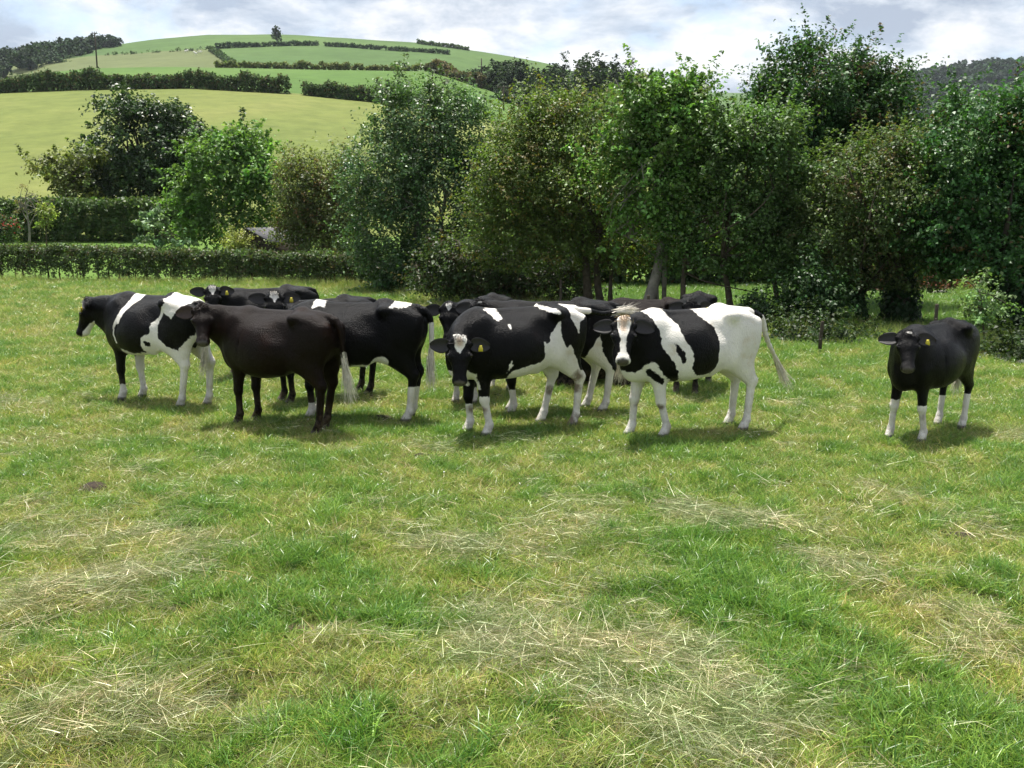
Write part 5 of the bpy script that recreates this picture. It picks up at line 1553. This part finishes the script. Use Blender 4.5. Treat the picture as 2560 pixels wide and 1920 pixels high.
# hay
P = np.vstack([wedge(3.2, 8, 520, r, .58, .5), wedge(8, 14, 130, r, .58, .5)])
hd_ = hay_density(P)
base = np.clip(fbm(P, .7, 4, 33) * 1.1 - .12, 0, 1) * .10 + .012
keep = r.uniform(size=len(P)) < np.clip(hd_ ** 1.3 * np.clip(.75 + 2.6 * fbm(P, 2.2, 4, 35), .0, 1.2) * .58 + base, 0, 1)
P, hd_ = P[keep], hd_[keep]
V = np.c_[P, ground_z(P) + .012 + r.uniform(0, .05, len(P)) * hd_]
scatter('loose_hay', hay, V, r.integers(0, 5, len(P)), r.uniform(0, 6.28, len(P)), r.uniform(.6, 1.15, len(P)), label='loose mown hay lying in ragged rows on the grass', cat='hay', tilt=r.normal(0, .22, len(P)))
# taller grass under the hedge and tree row
T_ = []
for t in r.uniform(0, 1, 420):
    p = PA + (PB - PA) * t; T_.append((p[0] + r.normal() * .1, p[1] - .45 - abs(r.normal()) * .25))
for t in r.uniform(0, 1, 900):
    x = -3 + 15 * t; y = np.interp(x, [-3, 0, 3, 8, 12], [27.5, 24, 20.5, 17.6, 15.2]); T_.append((x + r.normal() * .3, y + r.normal() * .5))
for c_, n_ in (((-1.05, 22.0), 26), ((-1.6, 22.2), 20), ((-7.5, 31.3), 40), ((-6.6, 31.1), 26), ((-5, 30.6), 20)):
    for _ in range(n_): T_.append((c_[0] + r.normal() * .35, c_[1] + r.normal() * .2))
T_ = np.array(T_)
scatter('long_grass', tall, np.c_[T_, np.zeros(len(T_))], r.integers(0, 3, len(T_)), r.uniform(0, 6.28, len(T_)), r.uniform(.5, 1.2, len(T_)), label='long rough grass along the hedge and tree row', cat='grass')
# clover heads
P = wedge(8, 14, 9, r, .55, .2)
P = P[fbm(P, .6, 3, 41) > .16]
scatter('clover_flowers', clov, np.c_[P, ground_z(P)], np.zeros(len(P), int), r.uniform(0, 6.28, len(P)), r.uniform(.45, .8, len(P)), label='tiny white clover heads dotted through the grass', cat='clover')
# sunlit paddock turf behind the trees, garden lawn turf
P = np.stack([r.uniform(0, 19, 9000), r.uniform(19, 31, 9000)], 1)
scatter('paddock_grass', turf, np.c_[P, np.zeros(len(P))], 4 + r.integers(0, 3, len(P)), r.uniform(0, 6.28, len(P)), r.uniform(1., 1.8, len(P)), label='bright short grass of the paddock behind the trees', cat='grass')

# ------------------------------------------------------------------ dung and bare soil
M_DUNG = simple_mat('dung', (.030, .022, .015), .9, .5, 22, .2)
M_SOIL = simple_mat('bare_soil', (.085, .062, .042), .95, .4, 20, .05)
def pat(label, u, v, w, h, seed, mat, name='cow_pat', cat='cow pat'):
    c = g2(u, v); r2 = rng(seed)
    n, m = 22, 7
    V = [(0, 0, h)]
    for i in range(1, m):
        t = i / (m - 1)
        for j in range(n):
            a = j / n * 6.283
            rr_ = w * t * (1 + .22 * vnoise(np.array([[math.cos(a) * 1.5, math.sin(a) * 1.5]]), 1., seed)[0])
            z = h * (1 - t**2.2) * (1 + .45 * vnoise(np.array([[rr_ * math.cos(a), rr_ * math.sin(a)]]), 14 / max(w, .1) * .25, seed + 3)[0]) - .006 * (i == m - 1)
            V.append((rr_ * math.cos(a), rr_ * math.sin(a), z))
    V = np.array(V)
    j = np.arange(n); jn = (j + 1) % n
    T3 = np.stack([np.zeros(n, int), 1 + j, 1 + jn], 1)
    Q = np.vstack([np.stack([1 + i * n + j, 1 + (i + 1) * n + j, 1 + (i + 1) * n + jn, 1 + i * n + jn], 1) for i in range(m - 2)])
    gz = ground_z(np.array([c]))[0]
    o = obj(name, mesh_np(name, V, [Q, T3]), mat, loc=(c[0], c[1], gz + .012))
    return tag(o, label, cat)
pat('dark crumbled cow pat in open grass far left of the herd', 200, 1056, .13, .03, 1, M_DUNG)
pat('small brown cow pat below the cow with the lowered head', 912, 990, .11, .03, 2, M_DUNG)
pat('small greyish patch of trampled soil in lush grass', 527, 1192, .07, .02, 3, M_SOIL, 'soil_patch', 'soil')
pat('dark hollow of bare earth under scattered straw', 480, 1500, .13, .015, 4, M_DUNG, 'soil_patch', 'soil')
pat('scuffed brown soil patch in the middle of the field', 650, 1352, .12, .015, 5, M_SOIL, 'soil_patch', 'soil')
pat('brown cow pat beneath the glossy black cow', 815, 905, .18, .04, 7, M_DUNG)
pat('old cow pat between the windrow and the bullock', 2075, 1160, .10, .025, 9, M_DUNG)

# ------------------------------------------------------------------ the air over the valley
hz = MB().box((-2000, -30, -12), (2000, 1900, 250)).mesh('haze', False)
hm = bpy.data.materials.new('haze_air'); hm.use_nodes = True
hn = hm.node_tree.nodes; hn.clear()
ho = hn.new('ShaderNodeOutputMaterial'); hv = hn.new('ShaderNodeVolumePrincipled')
hv.inputs['Color'].default_value = (.80, .88, 1.0, 1)
hv.inputs['Density'].default_value = .00008
hv.inputs['Anisotropy'].default_value = .3
hm.node_tree.links.new(hv.outputs[0], ho.inputs['Volume'])
haze = obj('haze', hz, hm)
tag(haze, 'thin bluish summer haze filling the valley air', 'haze', kind='stuff')
